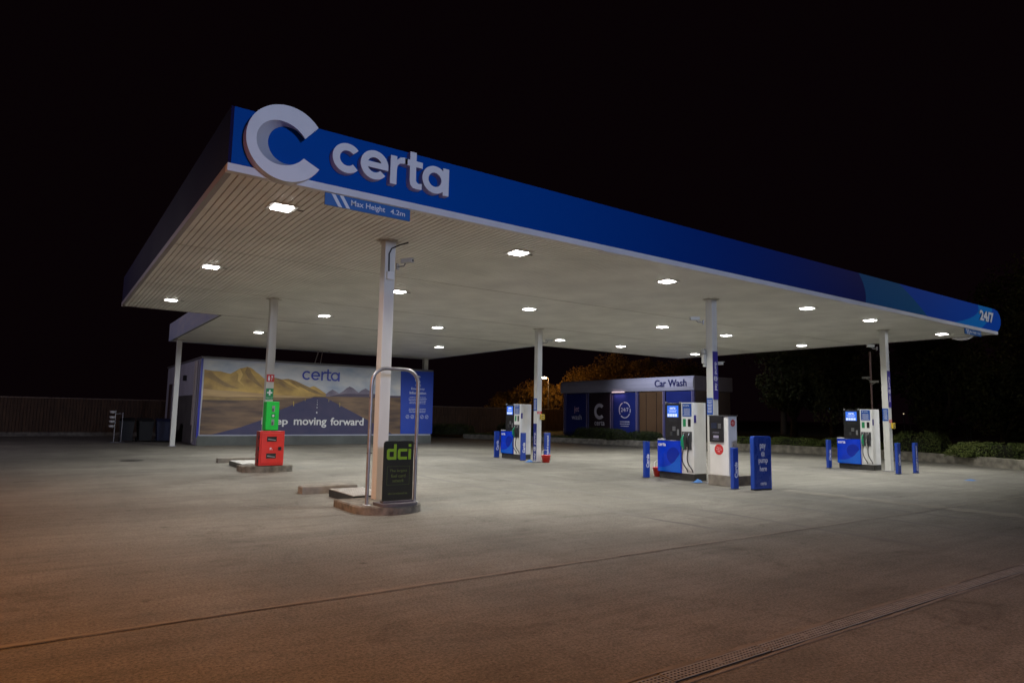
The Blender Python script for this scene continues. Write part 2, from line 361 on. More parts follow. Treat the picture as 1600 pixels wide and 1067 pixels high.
# --- fascia lettering: hand-drawn geometric outlines
def arc(cx, cz, r, a0, a1, n=28): return [(cx+r*math.cos(R(a0+(a1-a0)*i/n)), cz+r*math.sin(R(a0+(a1-a0)*i/n))) for i in range(n+1)]
def extr(mb, outline, hole, y0, y1, mi=0, side=1):
    """front face with optional hole via curve triangulation"""
    cu = bpy.data.curves.new('o', 'CURVE'); cu.dimensions = '2D'; cu.fill_mode = 'BOTH'
    for pl in [outline]+([hole] if hole else []):
        sp = cu.splines.new('POLY'); sp.points.add(len(pl)-1); sp.use_cyclic_u = True
        for i, q in enumerate(pl): sp.points[i].co = (q[0], q[1], 0, 1)
    o = bpy.data.objects.new('o', cu); COL.objects.link(o); me = bpy.data.meshes.new_from_object(o.evaluated_get(bpy.context.evaluated_depsgraph_get()))
    vs = [v.co.copy() for v in me.vertices]; fs = [list(f.vertices) for f in me.polygons]; bpy.data.objects.remove(o)
    mb.add([(v.x, y0, v.y) for v in vs], fs, mi); mb.add([(v.x, y1, v.y) for v in vs], [f[::-1] for f in fs], side)
    for pl in [outline]+([hole] if hole else []):
        n = len(pl); V = [(q[0], y0, q[1]) for q in pl]+[(q[0], y1, q[1]) for q in pl]
        mb.add(V, [(i, (i+1) % n, n+(i+1) % n, n+i) for i in range(n)], side)
def glyph(ch, x, z, R_, t):
    """x = left edge, z = baseline, R_ = bowl radius, t = stroke. returns outline, hole, advance"""
    c = (x+R_, z+R_); r = R_-t
    if ch == 'c':
        return arc(*c, R_, 42, 318)+arc(*c, r, 318, 42), None, 2*R_*.94
    if ch == 'e':
        b = t*.42; ao = math.degrees(math.asin(b/R_)); ai = math.degrees(math.asin(b/r))
        o = arc(*c, R_, -ao, 322)+arc(*c, r, 322, 180+ai)
        hb = arc(*c, r, ai, 180-ai, 20)
        return o, hb, 2*R_
    if ch == 'a':
        q = math.degrees(math.acos((R_-t*.72)/R_)); o = arc(*c, R_, q, 360-q)+[(x+2*R_-t*.72, z), (x+2*R_+t*.28, z), (x+2*R_+t*.28, z+2*R_), (x+2*R_-t*.72, z+2*R_)]
        return o, arc(*c, r, 0, 360, 32)[:-1], 2*R_+t*.3
    if ch == 'r':
        hh = 2*R_; q = R_*.95; cx = x+t+q*.72
        o = [(x, z), (x+t, z), (x+t, z+hh*.52)]+[(x+t+ .04*R_, z+hh*.66), (x+t+.22*R_, z+hh*.77), (x+t+.55*R_, z+hh*.8), (x+t+.78*R_, z+hh*.775), (x+t+.78*R_, z+hh*1.0), (x+t+.5*R_, z+hh*1.02), (x+t+.22*R_, z+hh*.985), (x+t, z+hh*.87), (x+t, z+hh), (x, z+hh)]
        return o, None, t+.8*R_
    if ch == 't':
        hh = 2*R_; xs = x+.38*R_; tt = t
        o = [(xs, z+hh*.28), (xs+.06*R_, z+hh*.12), (xs+.25*R_, z+hh*.02), (xs+.6*R_, z-.01*R_), (xs+.95*R_, z+.03*R_), (xs+.95*R_, z+tt*.95), (xs+.7*R_, z+tt*.85), (xs+tt+.08*R_, z+tt*1.0), (xs+tt, z+hh*.3),
             (xs+tt, z+hh-tt*.9), (xs+.98*R_, z+hh-tt*.9), (xs+.98*R_, z+hh), (xs+tt, z+hh), (xs+tt, z+hh*1.3), (xs, z+hh*1.3), (xs, z+hh), (x, z+hh), (x, z+hh-tt*.9), (xs, z+hh-tt*.9)]
        return o, None, 1.36*R_
lz, RR, TT = 4.985, .217, .105
for ch, lx in (('c', 3.045), ('e', 3.46), ('r', 3.925), ('t', 4.16), ('a', 4.455)):
    o_, h_, _ = glyph(ch, lx, lz, RR, TT); mb = MB(); extr(mb, o_, h_, Y0-.13, Y0-.004, 0, 1)
    mb.build('sign_letter', [LETTER, LETSIDE], can, True)
# big C emblem with a sloping inner bevel
mb = MB(); cx, cz, Ro = 2.40, 5.185, .525; ya, yb = Y0-.17, Y0-.006; n = 64
def ring(r, y, ox=0, oz=0, a0=38, a1=330, flare=0):
    out = []
    for i in range(n+1):
        f = i/n; e_ = max(0, abs(f-.5)*2-.62)/.38; rr_ = r+flare*e_**1.6; a = R(a0+(a1-a0)*f); out.append((cx+ox+rr_*math.cos(a), y, cz+oz+rr_*math.sin(a)))
    return out
A, B, C_, D = ring(Ro, ya), ring(.305, ya, -.09, -.012, 22, 336, .05), ring(.262, yb, .055, .035, 40, 322), ring(Ro, yb)
def strip(P, Q, mi, sm=True): mb.add(P+Q, [(i, i+1, len(P)+i+1, len(P)+i) for i in range(len(P)-1)], mi, sm)
strip(A, B, 0, False); strip(B, C_, 1); strip(A, D, 1); strip(C_, D, 1, False)
for i in (0, -1): mb.poly([A[i], B[i], C_[i], D[i]], 1)
mb.build('sign_emblem', [LETTER, mat('emblem_bevel', (.56, .56, .6), .4)], can, True)
# emblem on the right-hand fascia, its lower edge below the soffit
mb = MB(); oc = 10.06; P = arc(oc, 5.13, .53, 45, 315, 40)+arc(oc, 5.13, .3, 315, 45, 40)
mb.prism(P, 'x', X1+.05, X1+.3); mb.build('sign_emblem', LETTER, can, True)
t_ = text('sign_letter', '24/7', '-y', (26.0, Y0-.005, 5.24), 1.15, .36, LETTER, can, .025, True, bold=.04)

# height signs hang below the front edge
def height_sign(x0, x1, lab):
    g = thing('height_sign', (x0, Y0-.03, H-.2), lab, 'sign')
    w_ = x1-x0; mb = MB(); mb.box(0, w_, 0, .02, 0, .175, 0)
    for a, wd, mi in ((.10, .055, 1), (.22, .055, 1)):
        s_ = .11; mb.prism([(a+s_*.9, .002), (a+s_*.9+wd, .002), (a+wd-.01, .173), (a-.01, .173)], 'y', -.004, 0, mi)
    mb.build('board', [mat('height_sign_blue', (.01, .12, .4), .4), PRINT], g)
    for q in (.15, w_-.05): mb = MB(); mb.box(q, q+.03, .022, .06, .02, .19); mb.build('bracket', GREY, g)
    text('lettering', 'Max Height', '-y', (w_*.49, -.001, .085), w_*.40, .105, PRINT, g, .004, bold=.01)
    text('lettering', '4.2m', '-y', (w_*.845, -.001, .092), w_*.18, .075, PRINT, g, .004, bold=.01)
height_sign(3.0, 4.32, 'blue Max Height 4.2m sign hanging under the large certa lettering')
height_sign(24.15, 25.43, 'small blue height limit sign hanging under the 24/7 end of the canopy')

# ------------------------------------------------------------------ luminaires
YL = (10.06, 15.3, 20.79); XL = (2.74, 7.19, 11.35, 17.02, 20.45, 25.4)
lum = thing('ceiling_light', (0, 0, 0), 'x', 'ceiling light', 'square ceiling lights recessed in the canopy')
mb = MB(); mb.box(-.21, .21, -.21, .21, -.012, .0, 0, .004); mb.build('frame', WHITE, lum)
mb = MB(); mb.box(-.135, .135, -.135, .135, -.022, -.0125); mb.build('diffuser', LED, lum)
mb = MB(); mb.box(.24, .33, -.02, .02, -.006, .0); mb.build('hinge_clip', DGREY, lum)
lamp('lamp', 'AREA', (0, 0, -.03), 122, (1, .99, .94), .28, parent=lum)
rows = ['front', 'middle', 'third']; ords = ['first', 'second', 'third', 'fourth', 'fifth', 'sixth']
first = True
def put_lum(x, y, lab):
    global first
    o = lum if first else copy_tree(lum); first = False
    o.location = (x, y, H); o['label'] = lab
for j, y in enumerate(YL):
    for i, x in enumerate(XL): put_lum(x, y, f'glowing square ceiling light, {ords[i]} from the left in the {rows[j]} row of the canopy')
for x, y, s in ((6.74, 27.05, 'left'), (14.78, 26.88, 'right')):
    put_lum(x, y, f'{s} one of two glowing lights in the narrow rear wing of the canopy')

wingl = bpy.data.lights['lamp'].copy(); wingl.energy = 230; wingl.spread = R(170)      # wing lamps boosted and widened to brighten the mural
for o_ in [o for o in COL.objects if o.type == 'EMPTY' and 'rear wing' in o.get('label', '')]:
    for c_ in o_.children:
        if c_.type == 'LIGHT': c_.data = wingl
edgel = bpy.data.lights['lamp'].copy(); edgel.energy = 50                               # left-edge lamps turned down to darken the ground on the left
for o_ in [o for o in COL.objects if o.type == 'EMPTY' and 'first from the left' in o.get('label', '')]:
    for c_ in o_.children:
        if c_.type == 'LIGHT': c_.data = edgel
# ------------------------------------------------------------------ columns
colp = thing('canopy_column', (0, 0, 0), 'x', 'column', 'white square columns holding the canopy')
mb = MB(); h = .1
mb.box(-h, h, -h, h, .02, H-.012, 0, .008); mb.build('shaft', mat('column_paint', (.6, .6, .57), .32, var=.08, vs=1.5, stretch=(3, 3, .4)), colp)
mb = MB()
for sx, sy in ((1, 0), (-1, 0), (0, 1), (0, -1)):
    for k in range(1):
        mb.box(min(sx*h, sx*(h+.1))-(.09 if sx == 0 else 0), max(sx*h, sx*(h+.1))+(.09 if sx == 0 else 0), min(sy*h, sy*(h+.1))-(.09 if sy == 0 else 0), max(sy*h, sy*(h+.1))+(.09 if sy == 0 else 0), H-.012, H-.002)
mb.build('soffit_collar', mat('collar_paint', (.5, .48, .44), .6, var=.2, vs=9), colp)
mb = MB(); mb.box(-.16, .16, -.16, .16, 0, .02); mb.build('base_plate', GREY, colp)
COLS = {}
for i, (k, x, y, lab) in enumerate((('A', 4.89, 10.9, 'nearest white column, standing behind the bent tube guard'), ('B', 5.01, 18.66, 'white column behind the green and red cabinets'),
    ('C', 14.29, 18.66, 'white column beside the far pump with the red bucket at its foot'), ('D', 13.97, 10.9, 'white column behind the white payment kiosk'),
    ('E', 22.98, 10.88, 'rightmost white column, beside the right pump'), ('F', 4.75, 32.55, 'white column at the far left corner of the rear wing, in front of the mural building side'))):
    o = colp if i == 0 else copy_tree(colp); o.location = (x, y, 0); o['label'] = lab; COLS[k] = o

mb = MB(); mb.box(17.35, 17.6, 33.2, 33.45, 4.0, H-.002, 0, .008)
tag(mb.build('roof_column', MATS['column_paint']), 'short white column rising from the mural building roof to the canopy rear corner', 'column')
# ------------------------------------------------------------------ islands
def dshape(x0, x1, yf, yb, n=18):
    cx, rx = (x0+x1)/2, (x1-x0)/2; ym = yf+(yb-yf)*.35
    return [(x1, yb), (x0, yb)]+[(cx-rx*math.cos(math.pi*i/n), ym-(ym-yf)*math.sin(math.pi*i/n)) for i in range(n+1)]
def solid(name, poly, z, m, lab, cat, group=None, z0=0.0):
    mb = MB(); cx = sum(p[0] for p in poly)/len(poly); cy = sum(p[1] for p in poly)/len(poly); n = len(poly)
    ins = [(cx+(p[0]-cx)*.965, cy+(p[1]-cy)*.965) for p in poly]
    V = [(p[0], p[1], z0) for p in poly]+[(p[0], p[1], z-.02) for p in poly]+[(p[0], p[1], z) for p in ins]
    mb.add(V, [list(range(n))[::-1], list(range(2*n, 3*n))]); mb.add(V, [(k*n+i, k*n+(i+1) % n, (k+1)*n+(i+1) % n, (k+1)*n+i) for k in range(2) for i in range(n)])
    o = mb.build(name, m); return tag(o, lab, cat, group)
solid('column_plinth', dshape(4.2, 5.36, 9.84, 11.2), .13, CONCD, 'low rounded concrete plinth under the nearest column and dci sign', 'plinth', 'plinths under the left columns')
solid('column_plinth', dshape(4.38, 5.7, 18.15, 19.0), .16, CONCD, 'low rounded concrete plinth under the red cabinet', 'plinth', 'plinths under the left columns')
def kerbend(x0, x1, y0, y1, lab):
    p = [(x0, y0), (x1, y0)]+[((x0+x1)/2+(x1-x0)/2*math.cos(math.pi*i/12), y0+.25+(y1-y0-.25)*math.sin(math.pi*i/12)) for i in range(13)]
    solid('island_kerb', p, .145, CONC, lab, 'kerb', 'leftover island kerbs')
kerbend(4.27, 5.4, 13.1, 13.7, 'pale concrete island kerb end beyond the tread plate behind the nearest column')
kerbend(4.5, 5.6, 21.9, 22.6, 'concrete island kerb end left behind the red cabinet')
def treadbox(x0, x1, y0, y1, lab):
    g = thing('pit_cover', (x0, y0, 0), lab, 'cover', 'covered pump pits')
    mb = MB(); mb.box(0, x1-x0, 0, y1-y0, 0, .13); mb.build('frame', BLACK, g)
    mb = MB(); mb.box(.01, x1-x0-.01, .01, y1-y0-.01, .131, .145)
    nx, ny = 9, 18
    for i in range(nx):
        for k in range(ny):
            px, py = .04+(x1-x0-.08)*(i+.5)/nx, .04+(y1-y0-.08)*(k+.5)/ny; dx, dy = (.022, .008) if (i+k) % 2 else (.008, .022)
            mb.box(px-dx, px+dx, py-dy, py+dy, .145, .15)
    mb.build('tread_plate', mat('tread_plate', (.6, .6, .58), .35, .5, var=.1, vs=6), g)
treadbox(4.62, 5.3, 11.37, 12.6, 'black framed box with pale tread plate lid behind the nearest column')
treadbox(4.6, 5.35, 19.4, 20.9, 'tread plate box behind the red cabinet column')

# hoop guard
mb = MB(); pts = [(4.38, 10.22, .13), (4.385, 10.22, 2.05)]
for i in range(1, 9): a = R(180-90*i/8); pts.append((4.385+.26+.26*math.cos(a), 10.22, 2.09+.26*math.sin(a)))
for i in range(0, 9): a = R(90-90*i/8); pts.append((4.985+.25*math.cos(a), 10.22, 2.10+.25*math.sin(a)))
pts += [(5.235, 10.22, .13)]
g = thing('hoop_guard', (4.8, 10.22, .13), 'tall bent grey tube hoop standing in front of the nearest column', 'guard rail')
mb.tube(pts, .03, seg=14); mb.build('tube', GALV, g, True)
for xx in (4.38, 5.235):
    mb = MB(); mb.lathe([(.0, .012), (.065, .012), (.07, 0)], (xx, 10.22, .13), 18); mb.build('flange', GREY, g, True)
for xx, zz in ((4.385, 1.85), (4.385, .95), (5.235, 1.1)):
    mb = MB(); mb.box(xx-.033, xx+.05, 10.205, 10.235, zz, zz+.014); mb.build('cable_tie', BLACK, g, True)

# dci sign
g = thing('forecourt_sign', (4.82, 10.02, .13), 'black freestanding dci fuel card sign in front of the nearest column', 'sign')
mb = MB(); mb.prism(rrect(-.265, .265, .07, 1.03, .05, 5, (1, 1, 0, 0)), 'y', -.012, .012); mb.build('board', DCI_B, g)
mb = MB(); mb.prism(dshape(-.33, .33, -.2, .2), 'z', 0, .045); mb.prism([(-.27, -.06), (.27, -.06), (.27, .06), (-.27, .06)], 'z', .045, .075); mb.build('base', mat('sign_base_rubber', (.08, .075, .085), .6, var=.2, vs=7), g)
# d c i letters, squared
zz = .73; k_ = 1.24
def sc(P, ox): return [(-.215+(p[0]+ox)*k_, zz+p[1]*k_) for p in P]
for ox, out, hole in ((0, [(.02, 0), (.135, 0), (.135, .2), (.098, .2), (.098, .14), (.02, .14), (0, .12), (0, .02)], [(.037, .036), (.098, .036), (.098, .104), (.037, .104)]),
        (.155, [(.02, 0), (.135, 0), (.135, .036), (.037, .036), (.037, .104), (.135, .104), (.135, .14), (.02, .14), (0, .12), (0, .02)], None),
        (.31, [(0, 0), (.037, 0), (.037, .14), (0, .14)], None), (.31, [(0, .165), (.037, .165), (.037, .2), (0, .2)], None)):
    mb = MB(); extr(mb, sc(out, ox), sc(hole, ox) if hole else None, -.017, -.0125, 0, 0); mb.build('emblem_letter', DCI_G, g)
DG2 = mat('sign_dim_green_print', (.10, .15, .03), .5)
text('lettering', 'The largest\nfuel card\nnetwork', '-y', (0, -.013, .47), .31, .23, DG2, g, .003)
mb = MB()
for a in ((-.2, .2, .325, .328), (-.2, .2, .62, .623), (-.2, -.197, .328, .62), (.197, .2, .328, .62)): mb.box(a[0], a[1], -.0155, -.0125, a[2], a[3])
mb.build('print_frame', DG2, g)
text('lettering', 'dci-ireland.ie', '-y', (0, -.013, .19), .34, .035, DG2, g, .003)

# ------------------------------------------------------------------ cabinets on column B
g = thing('fire_cabinet', (4.71, 18.18, .165), 'red plastic fire extinguisher cabinet standing on the plinth', 'cabinet')
mb = MB(); mb.box(0, .66, .03, .3, 0, .91, 0, .02); mb.build('body', mat('cabinet_red_back', (.2, .02, .015), .5, var=.2, vs=5), g)
dd = MB(); dd.box(.02, .66, 0, .032, .01, .92, 0, .012); door = dd.build('door', REDC, g)
dd = MB(); dd.box(.06, .62, -.014, 0, .06, .87, 0, .01); dd.build('door_panel', REDC, door)
for z0 in (.2, .64):
    mb = MB(); mb.box(.2, .45, -.02, -.0145, z0, z0+.13); mb.build('window', WINDOWD, door)
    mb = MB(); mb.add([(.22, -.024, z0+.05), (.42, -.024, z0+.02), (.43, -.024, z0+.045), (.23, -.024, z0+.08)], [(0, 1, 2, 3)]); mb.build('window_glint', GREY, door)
mb = MB(); mb.box(.5, .58, -.028, -.0145, .41, .5); mb.build('handle', BLACK, door)
text('lettering', 'F.', '-y', (.32, -.0145, .45), .07, .06, PRINT, door, .003, bold=.03)
for zz in (.15, .45, .75):
    mb = MB(); mb.tube([(.0, .015, zz-.05), (.0, .015, zz+.05)], .018, seg=8); mb.build('hinge', BLACK, g)
g = thing('first_aid_cabinet', (4.87, 18.3, 1.09), 'bright green cabinet with small windows mounted above the red cabinet', 'cabinet')
mb = MB(); mb.box(0, .35, .03, .27, 0, .77, 0, .02); mb.build('body', mat('cabinet_green_back', (.01, .4, .05), .5), g)
dd = MB(); dd.box(.015, .35, 0, .032, .01, .775, 0, .012); door = dd.build('door', GREENC, g)
for z0 in (.14, .5):
    mb = MB(); mb.box(.16, .235, -.008, -.0005, z0, z0+.16); mb.build('window', GLASSG, door)
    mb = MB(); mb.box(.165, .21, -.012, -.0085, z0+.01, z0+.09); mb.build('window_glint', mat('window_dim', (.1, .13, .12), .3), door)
mb = MB(); mb.box(.15, .25, -.006, -.0005, .35, .44, 1); mb.box(.185, .215, -.009, -.006, .365, .425, 0); mb.box(.17, .185, -.009, -.006, .383, .407, 0); mb.box(.215, .23, -.009, -.006, .383, .407, 0)
mb.build('cross_label', [PRINT, GREENP], door)
for zz in (.15, .6):
    mb = MB(); mb.tube([(.0, .012, zz-.05), (.0, .012, zz+.05)], .015, seg=8); mb.build('hinge', mat('hinge_green', (.01, .3, .04), .5), g)
g = thing('fire_point_sign', (4.91, 18.55, 2.4), 'small square red fire extinguisher sign high on the cabinet column', 'sign')
mb = MB(); mb.box(0, .2, -.006, 0, 0, .2, 0); mb.box(.035, .085, -.009, -.006, .03, .13, 1); mb.box(.045, .075, -.009, -.006, .135, .165, 1); mb.box(.11, .17, -.009, -.006, .09, .1, 1); mb.box(.125, .135, -.009, -.006, .03, .085, 1); mb.box(.12, .165, -.009, -.006, .12, .165, 1)
mb.build('board', [REDP, PRINT], g)
g = thing('first_aid_sign', (4.91, 18.55, 1.92), 'green and white cross sign above the green cabinet', 'sign')
mb = MB(); mb.box(0, .2, -.006, 0, .07, .3, 0); mb.box(.08, .12, -.009, -.006, .11, .26, 1); mb.box(.03, .08, -.009, -.006, .165, .205, 1); mb.box(.12, .17, -.009, -.006, .165, .205, 1); mb.box(0, .2, -.006, 0, 0, .062, 0)
mb.build('board', [GREENP, PRINT], g)
text('lettering', 'First aid', '-y', (.1, -.0065, .031), .15, .03, PRINT, g, .002)

# ------------------------------------------------------------------ pumps (front faces -x)
SW = mat('pump_swirl', (.003, .022, .36), .22); SW2 = mat('pump_swirl_light', (.008, .11, .62), .22); PBL = mat('pump_blue', (.003, .04, .60), .2, var=.1, vs=3)
def make_pump():
    t = thing('fuel_pump', (0, 0, 0), 'x', 'fuel pump', 'fuel pumps on the islands')
    L_ = 1.21
    mb = MB(); mb.box(.01, .5, .0, L_-.02, 0, .175, 0, .006); mb.build('plinth', mat('plinth_black', (.03, .028, .026), .6, var=.3, vs=9), t)
    mb = MB(); mb.box(0, .5, 0, .405, .177, 2.03, 0, .012); mb.box(.06, .5, .405, L_-.04, .177, 1.0, 0, .006); mb.build('cabinet', WHITE, t)
    mb = MB(); mb.prism([(.41, .18), (L_, .18), (L_, 1.0), (.41, 1.02)], 'x', -.035, .056)
    lp = mb.build('lower_panel', PBL, t)
    m2 = MB(); 
    P = [(q[0], q[1]) for q in disc(.66, .62, .22, 28)]; m2.prism(P, 'x', -.038, -.0355, 0)
    m2.prism([(.415, .19), (1.2, .19), (1.19, .3), (1.0, .3), (.8, .35), (.62, .46), (.415, .7)], 'x', -.041, -.0385, 1)
    m2.build('swirl_print', [SW, SW2], lp)
    text('lettering', 'certa', '-x', (-.0365, 1.05, .905), .26, .085, PRINT, lp, .003, bold=.02)
    mb = MB(); mb.box(-.04, .2, .98, L_, 1.02, 1.05, 0, .005); mb.build('ledge', mat('ledge_grey', (.6, .6, .62), .4), t)
    mb = MB(); mb.box(.02, .44, .415, .985, 1.03, 2.02, 0, .01); hd = mb.build('display_head', BLACK, t)
    mb = MB(); mb.box(.012, .0195, .52, .90, 1.64, 1.95); mb.build('screen', SCR, hd)
    text('lettering', 'certa', '-x', (.0115, .71, 1.885), .2, .06, SCRW, hd, .002, bold=.03)
    mb = MB()
    for k in range(4): mb.box(.008, .0115, .56+.085*k, .63+.085*k, 1.655, 1.73)
    lines_mb(mb, '-x', (.011, .71, 1.80), .3, .07, 3, 0, seed=3); mb.build('screen_icons', SCRW, hd)
    mb = MB()
    for i in range(3):
        for k in range(4): mb.box(.006, .0195, .62+.035*i, .645+.035*i, 1.28+.03*k, 1.302+.03*k)
    mb.build('keypad', GREY, hd)
    mb = MB(); mb.box(-.0, .0195, .72, .80, 1.15, 1.25); lines_mb(mb, '-x', (.018, .7, 1.55), .3, .05, 2, 0, seed=8); mb.build('card_reader', DGREY, hd)
    mb = MB(); mb.box(.005, .0195, .5, .56, 1.16, 1.32); mb.build('receipt_slot', GREY, hd)
    for yy in (.44, .93):
        mb = MB(); mb.box(.0, .06, yy, yy+.035, 1.99, 2.05, 0, .005); mb.build('camera_bracket', GREY, hd)
    mb = MB(); mb.box(-.006, -.0005, .06, .36, 1.66, 2.005); lines_mb(mb, '-x', (-.006, .21, 1.78), .24, .2, 8, 1, seed=5); mb.prism(arc(.31, 1.95, .022, 45, 315, 12)+arc(.31, 1.95, .012, 315, 45, 12), 'x', -.009, -.0065, 1)
    ps = mb.build('poster', [POSTER, PRINT], t)
    text('lettering', 'certa', '-x', (-.0065, .2, 1.95), .13, .035, PRINT, ps, .002)
    mb = MB(); mb.box(-.006, -.0005, .25, .345, 1.4, 1.6); mb.build('petrol_label', GREENP, t)
    mb = MB(); mb.box(-.006, -.0005, .09, .18, 1.4, 1.6); mb.build('diesel_label', BLACK, t)
    mb = MB(); mb.box(.02, .3, -.005, -.0005, 1.5, 1.5+.2); 
    mb = MB(); mb.box(.02, .1, -.006, -.0005, 1.5, 1.7); mb.build('side_sticker', PURP, t)
    for yy, mm in ((.295, GREENC), (.125, BLACK)):
        mb = MB(); mb.box(-.03, -.0005, yy-.075, yy+.075, 1.0, 1.27, 0, .008); mb.box(-.02, -.0005, yy-.06, yy+.06, .8, .999); hs = mb.build('nozzle_holster', DGREY, t)
        nb = MB(); nb.tube([(-.05, yy, 1.17), (-.09, yy+.01, 1.1), (-.085, yy, .98), (-.06, yy, .82)], [.02, .028, .026, .02], seg=8)
        nb.tube([(-.05, yy, 1.17), (-.04, yy-.0, 1.22), (-.02, yy-.02, 1.24)], [.014, .012, .011], 1, 8)
        nb.box(-.15, -.13, yy-.012, yy+.012, .9, 1.08, 0, .004); nb.box(-.14, -.08, yy-.012, yy+.012, 1.07, 1.095); nb.box(-.14, -.07, yy-.012, yy+.012, .885, .905)
        nz_ = nb.build('nozzle', [mat('nozzle_green', (.01, .3, .14), .4) if mm is GREENC else BLACK, CHROME], t)
        hb = MB(); pts = []
        for i in range(15):
            s_ = i/14; pts.append((-.06-.10*math.sin(math.pi*min(1, s_*1.15))+.05*s_, yy-.10*s_**1.5, .84-.62*s_**.8))
        hb.tube(pts, .014, 0, 8); hb.build('hose', RUBBER, t)
    return t
pump = make_pump(); 
for i, (x, y, z, lab) in enumerate(((13.9, 11.46, 0, 'fuel pump in the middle, beside the white payment kiosk, with glowing blue screen'), (22.78, 11.28, 0, 'rightmost fuel pump with glowing screen beside the right column'), (14.5, 19.98, 0, 'farthest fuel pump, between two Cards posts and the bucket column'))):
    o = pump if i == 0 else copy_tree(pump); o.location = (x, y, z); o['label'] = lab
# ------------------------------------------------------------------ card posts
def card_post(x, y, h, s, lab, wd=.18):
    t = thing('bollard_sign', (x, y, 0), lab, 'bollard sign', 'narrow blue bollard signs by the pumps')
    mb = MB(); mb.box(0, wd, 0, .085, .012, h, 0, .006); mb.build('post', POSTB, t)
    mb = MB(); mb.box(-.02, wd+.02, -.02, .105, 0, .012); mb.build('foot_plate', DGREY, t)
    mb = MB(); mb.box(-.004, wd+.004, -.004, .089, h, h+.012, 0, .004); mb.build('cap', BLUE, t)
    if s == 'Cards': text('lettering', s, '-y_up', (wd*.52, -.0005, h*.47), .36, .11, PRINT, t, .004, bold=.035)
    else: text('lettering', s, '-y_up', (wd*.5, -.0005, h*.5), h*.82, .10, PRINT, t, .004, bold=.025)
card_post(13.43, 12.72, .96, 'Cards', 'blue Cards bollard sign left of the middle pump')
card_post(13.2, 9.74, .94, 'Cards', 'blue Cards bollard sign between the kiosk and the pay at pump board', .19)
card_post(22.3, 12.57, .95, 'Cards', 'blue Cards bollard sign left of the right pump', .2)
card_post(21.98, 10.14, .95, 'Cards', 'blue Cards bollard sign directly right of the rightmost column', .2)
card_post(22.94, 10.05, .95, 'Clubcard accepted', 'blue Clubcard accepted bollard sign, farthest right of the posts', .2)
card_post(14.24, 21.24, .98, 'Cards', 'blue Cards bollard sign left of the farthest pump', .2)
card_post(14.17, 19.42, .98, 'Cards', 'blue Cards bollard sign standing in front of the farthest pump', .19)
card_post(15.27, 19.45, .98, 'Clubcard accepted', 'blue Clubcard accepted bollard sign half hidden behind the bucket column', .24)

# totem
t = thing('pay_sign', (13.47, 9.38, 0), 'blue rounded pay @ pump here board standing right of the kiosk', 'sign', rz=R(-5))
mb = MB(); mb.prism(rrect(0, .60, .03, 1.235, .055, 5, (1, 1, 0, 0)), 'y', 0, .1); mb.build('board', mat('pay_board_blue', (.014, .06, .36), .3, var=.08, vs=3), t)
mb = MB(); mb.box(.02, .58, -.02, .12, 0, .03); mb.build('foot', BLACK, t)
mb = MB(); mb.prism(rrect(.03, .57, .07, 1.2, .04, 5, (1, 1, 0, 0)), 'y', -.004, -.0005); mb.build('face_panel', mat('pay_face_blue', (.02, .05, .26), .25, var=.06, vs=3), t)
for s_, z_, w_, h_ in (('pay', 1.0, .2, .15), ('@', .84, .12, .12), ('pump', .665, .31, .13), ('here', .51, .235, .12), ('certa', .17, .2, .07)):
    text('lettering', s_, '-y', (.31, -.0045, z_-.02), w_, h_, mat('pay_print', (.72, .72, .75), .5), t, .003, bold=.01)

# kiosk
t = thing('payment_kiosk', (13.65, 10.2, .25), 'white payment kiosk with black terminal and red round stickers on a concrete block', 'kiosk')
mb = MB(); mb.box(0, .34, 0, .55, 0, 1.43, 0, .01); mb.build('cabinet', WHITE, t)
mb = MB(); mb.box(-.03, .355, -.012, .562, 1.43, 1.455, 0, .005); mb.build('cap', DGREY, t)
mb = MB(); mb.box(-.045, -.0005, .12, .53, .8, 1.44, 0, .012); tm = mb.build('terminal', BLACK, t)
mb = MB(); mb.box(-.05, -.0455, .3, .46, 1.13, 1.27); mb.build('screen', mat('kiosk_screen', (.03, .035, .06), .15), tm)
mb = MB()
for i in range(3):
    for k in range(4): mb.box(-.052, -.0455, .18+.03*i, .2+.03*i, 1.14+.03*k, 1.16+.03*k)
mb.build('keypad', GREY, tm)
mb = MB(); mb.box(-.052, -.0455, .25, .4, .90, .96); lines_mb(mb, '-x', (-.0455, .33, 1.03), .2, .03, 1, 0, seed=4); lines_mb(mb, '-x', (-.0455, .33, .86), .22, .025, 1, 0, seed=9); mb.build('card_slot', mat('slot_print', (.35, .33, .45), .4), tm)
def sticker(face, pos, r, lab=None):
    X, Y, Z = (Vector(q) for q in FACE[face]); p = Vector(pos); mb = MB()
    V = [p+X*r*math.cos(2*math.pi*i/28)+Y*r*math.sin(2*math.pi*i/28) for i in range(28)]; W = [v+Z*.003 for v in V]
    mb.add(V+W, [list(range(28))[::-1], list(range(28, 56))]+[(i, (i+1) % 28, 28+(i+1) % 28, 28+i) for i in range(28)])
    s = mb.build('round_sticker', REDP, t); text('lettering', 'Pay at\nkiosk only\nhere', face, tuple(p+Z*.003), r*1.3, r*1.0, PRINT, s, .001)
sticker('-x', (-.001, .28, .62), .13); sticker('-y', (.18, -.001, 1.27), .085)
mb = MB(); mb.box(.19, .2, -.01, -.0005, .72, .76); mb.build('lock', GREY, t)
mb = MB(); mb.box(13.6, 14.45, 10.12, 10.78, 0, .248, 0, .01); tag(mb.build('kiosk_plinth', CONC), 'grey concrete block under the white payment kiosk', 'plinth')

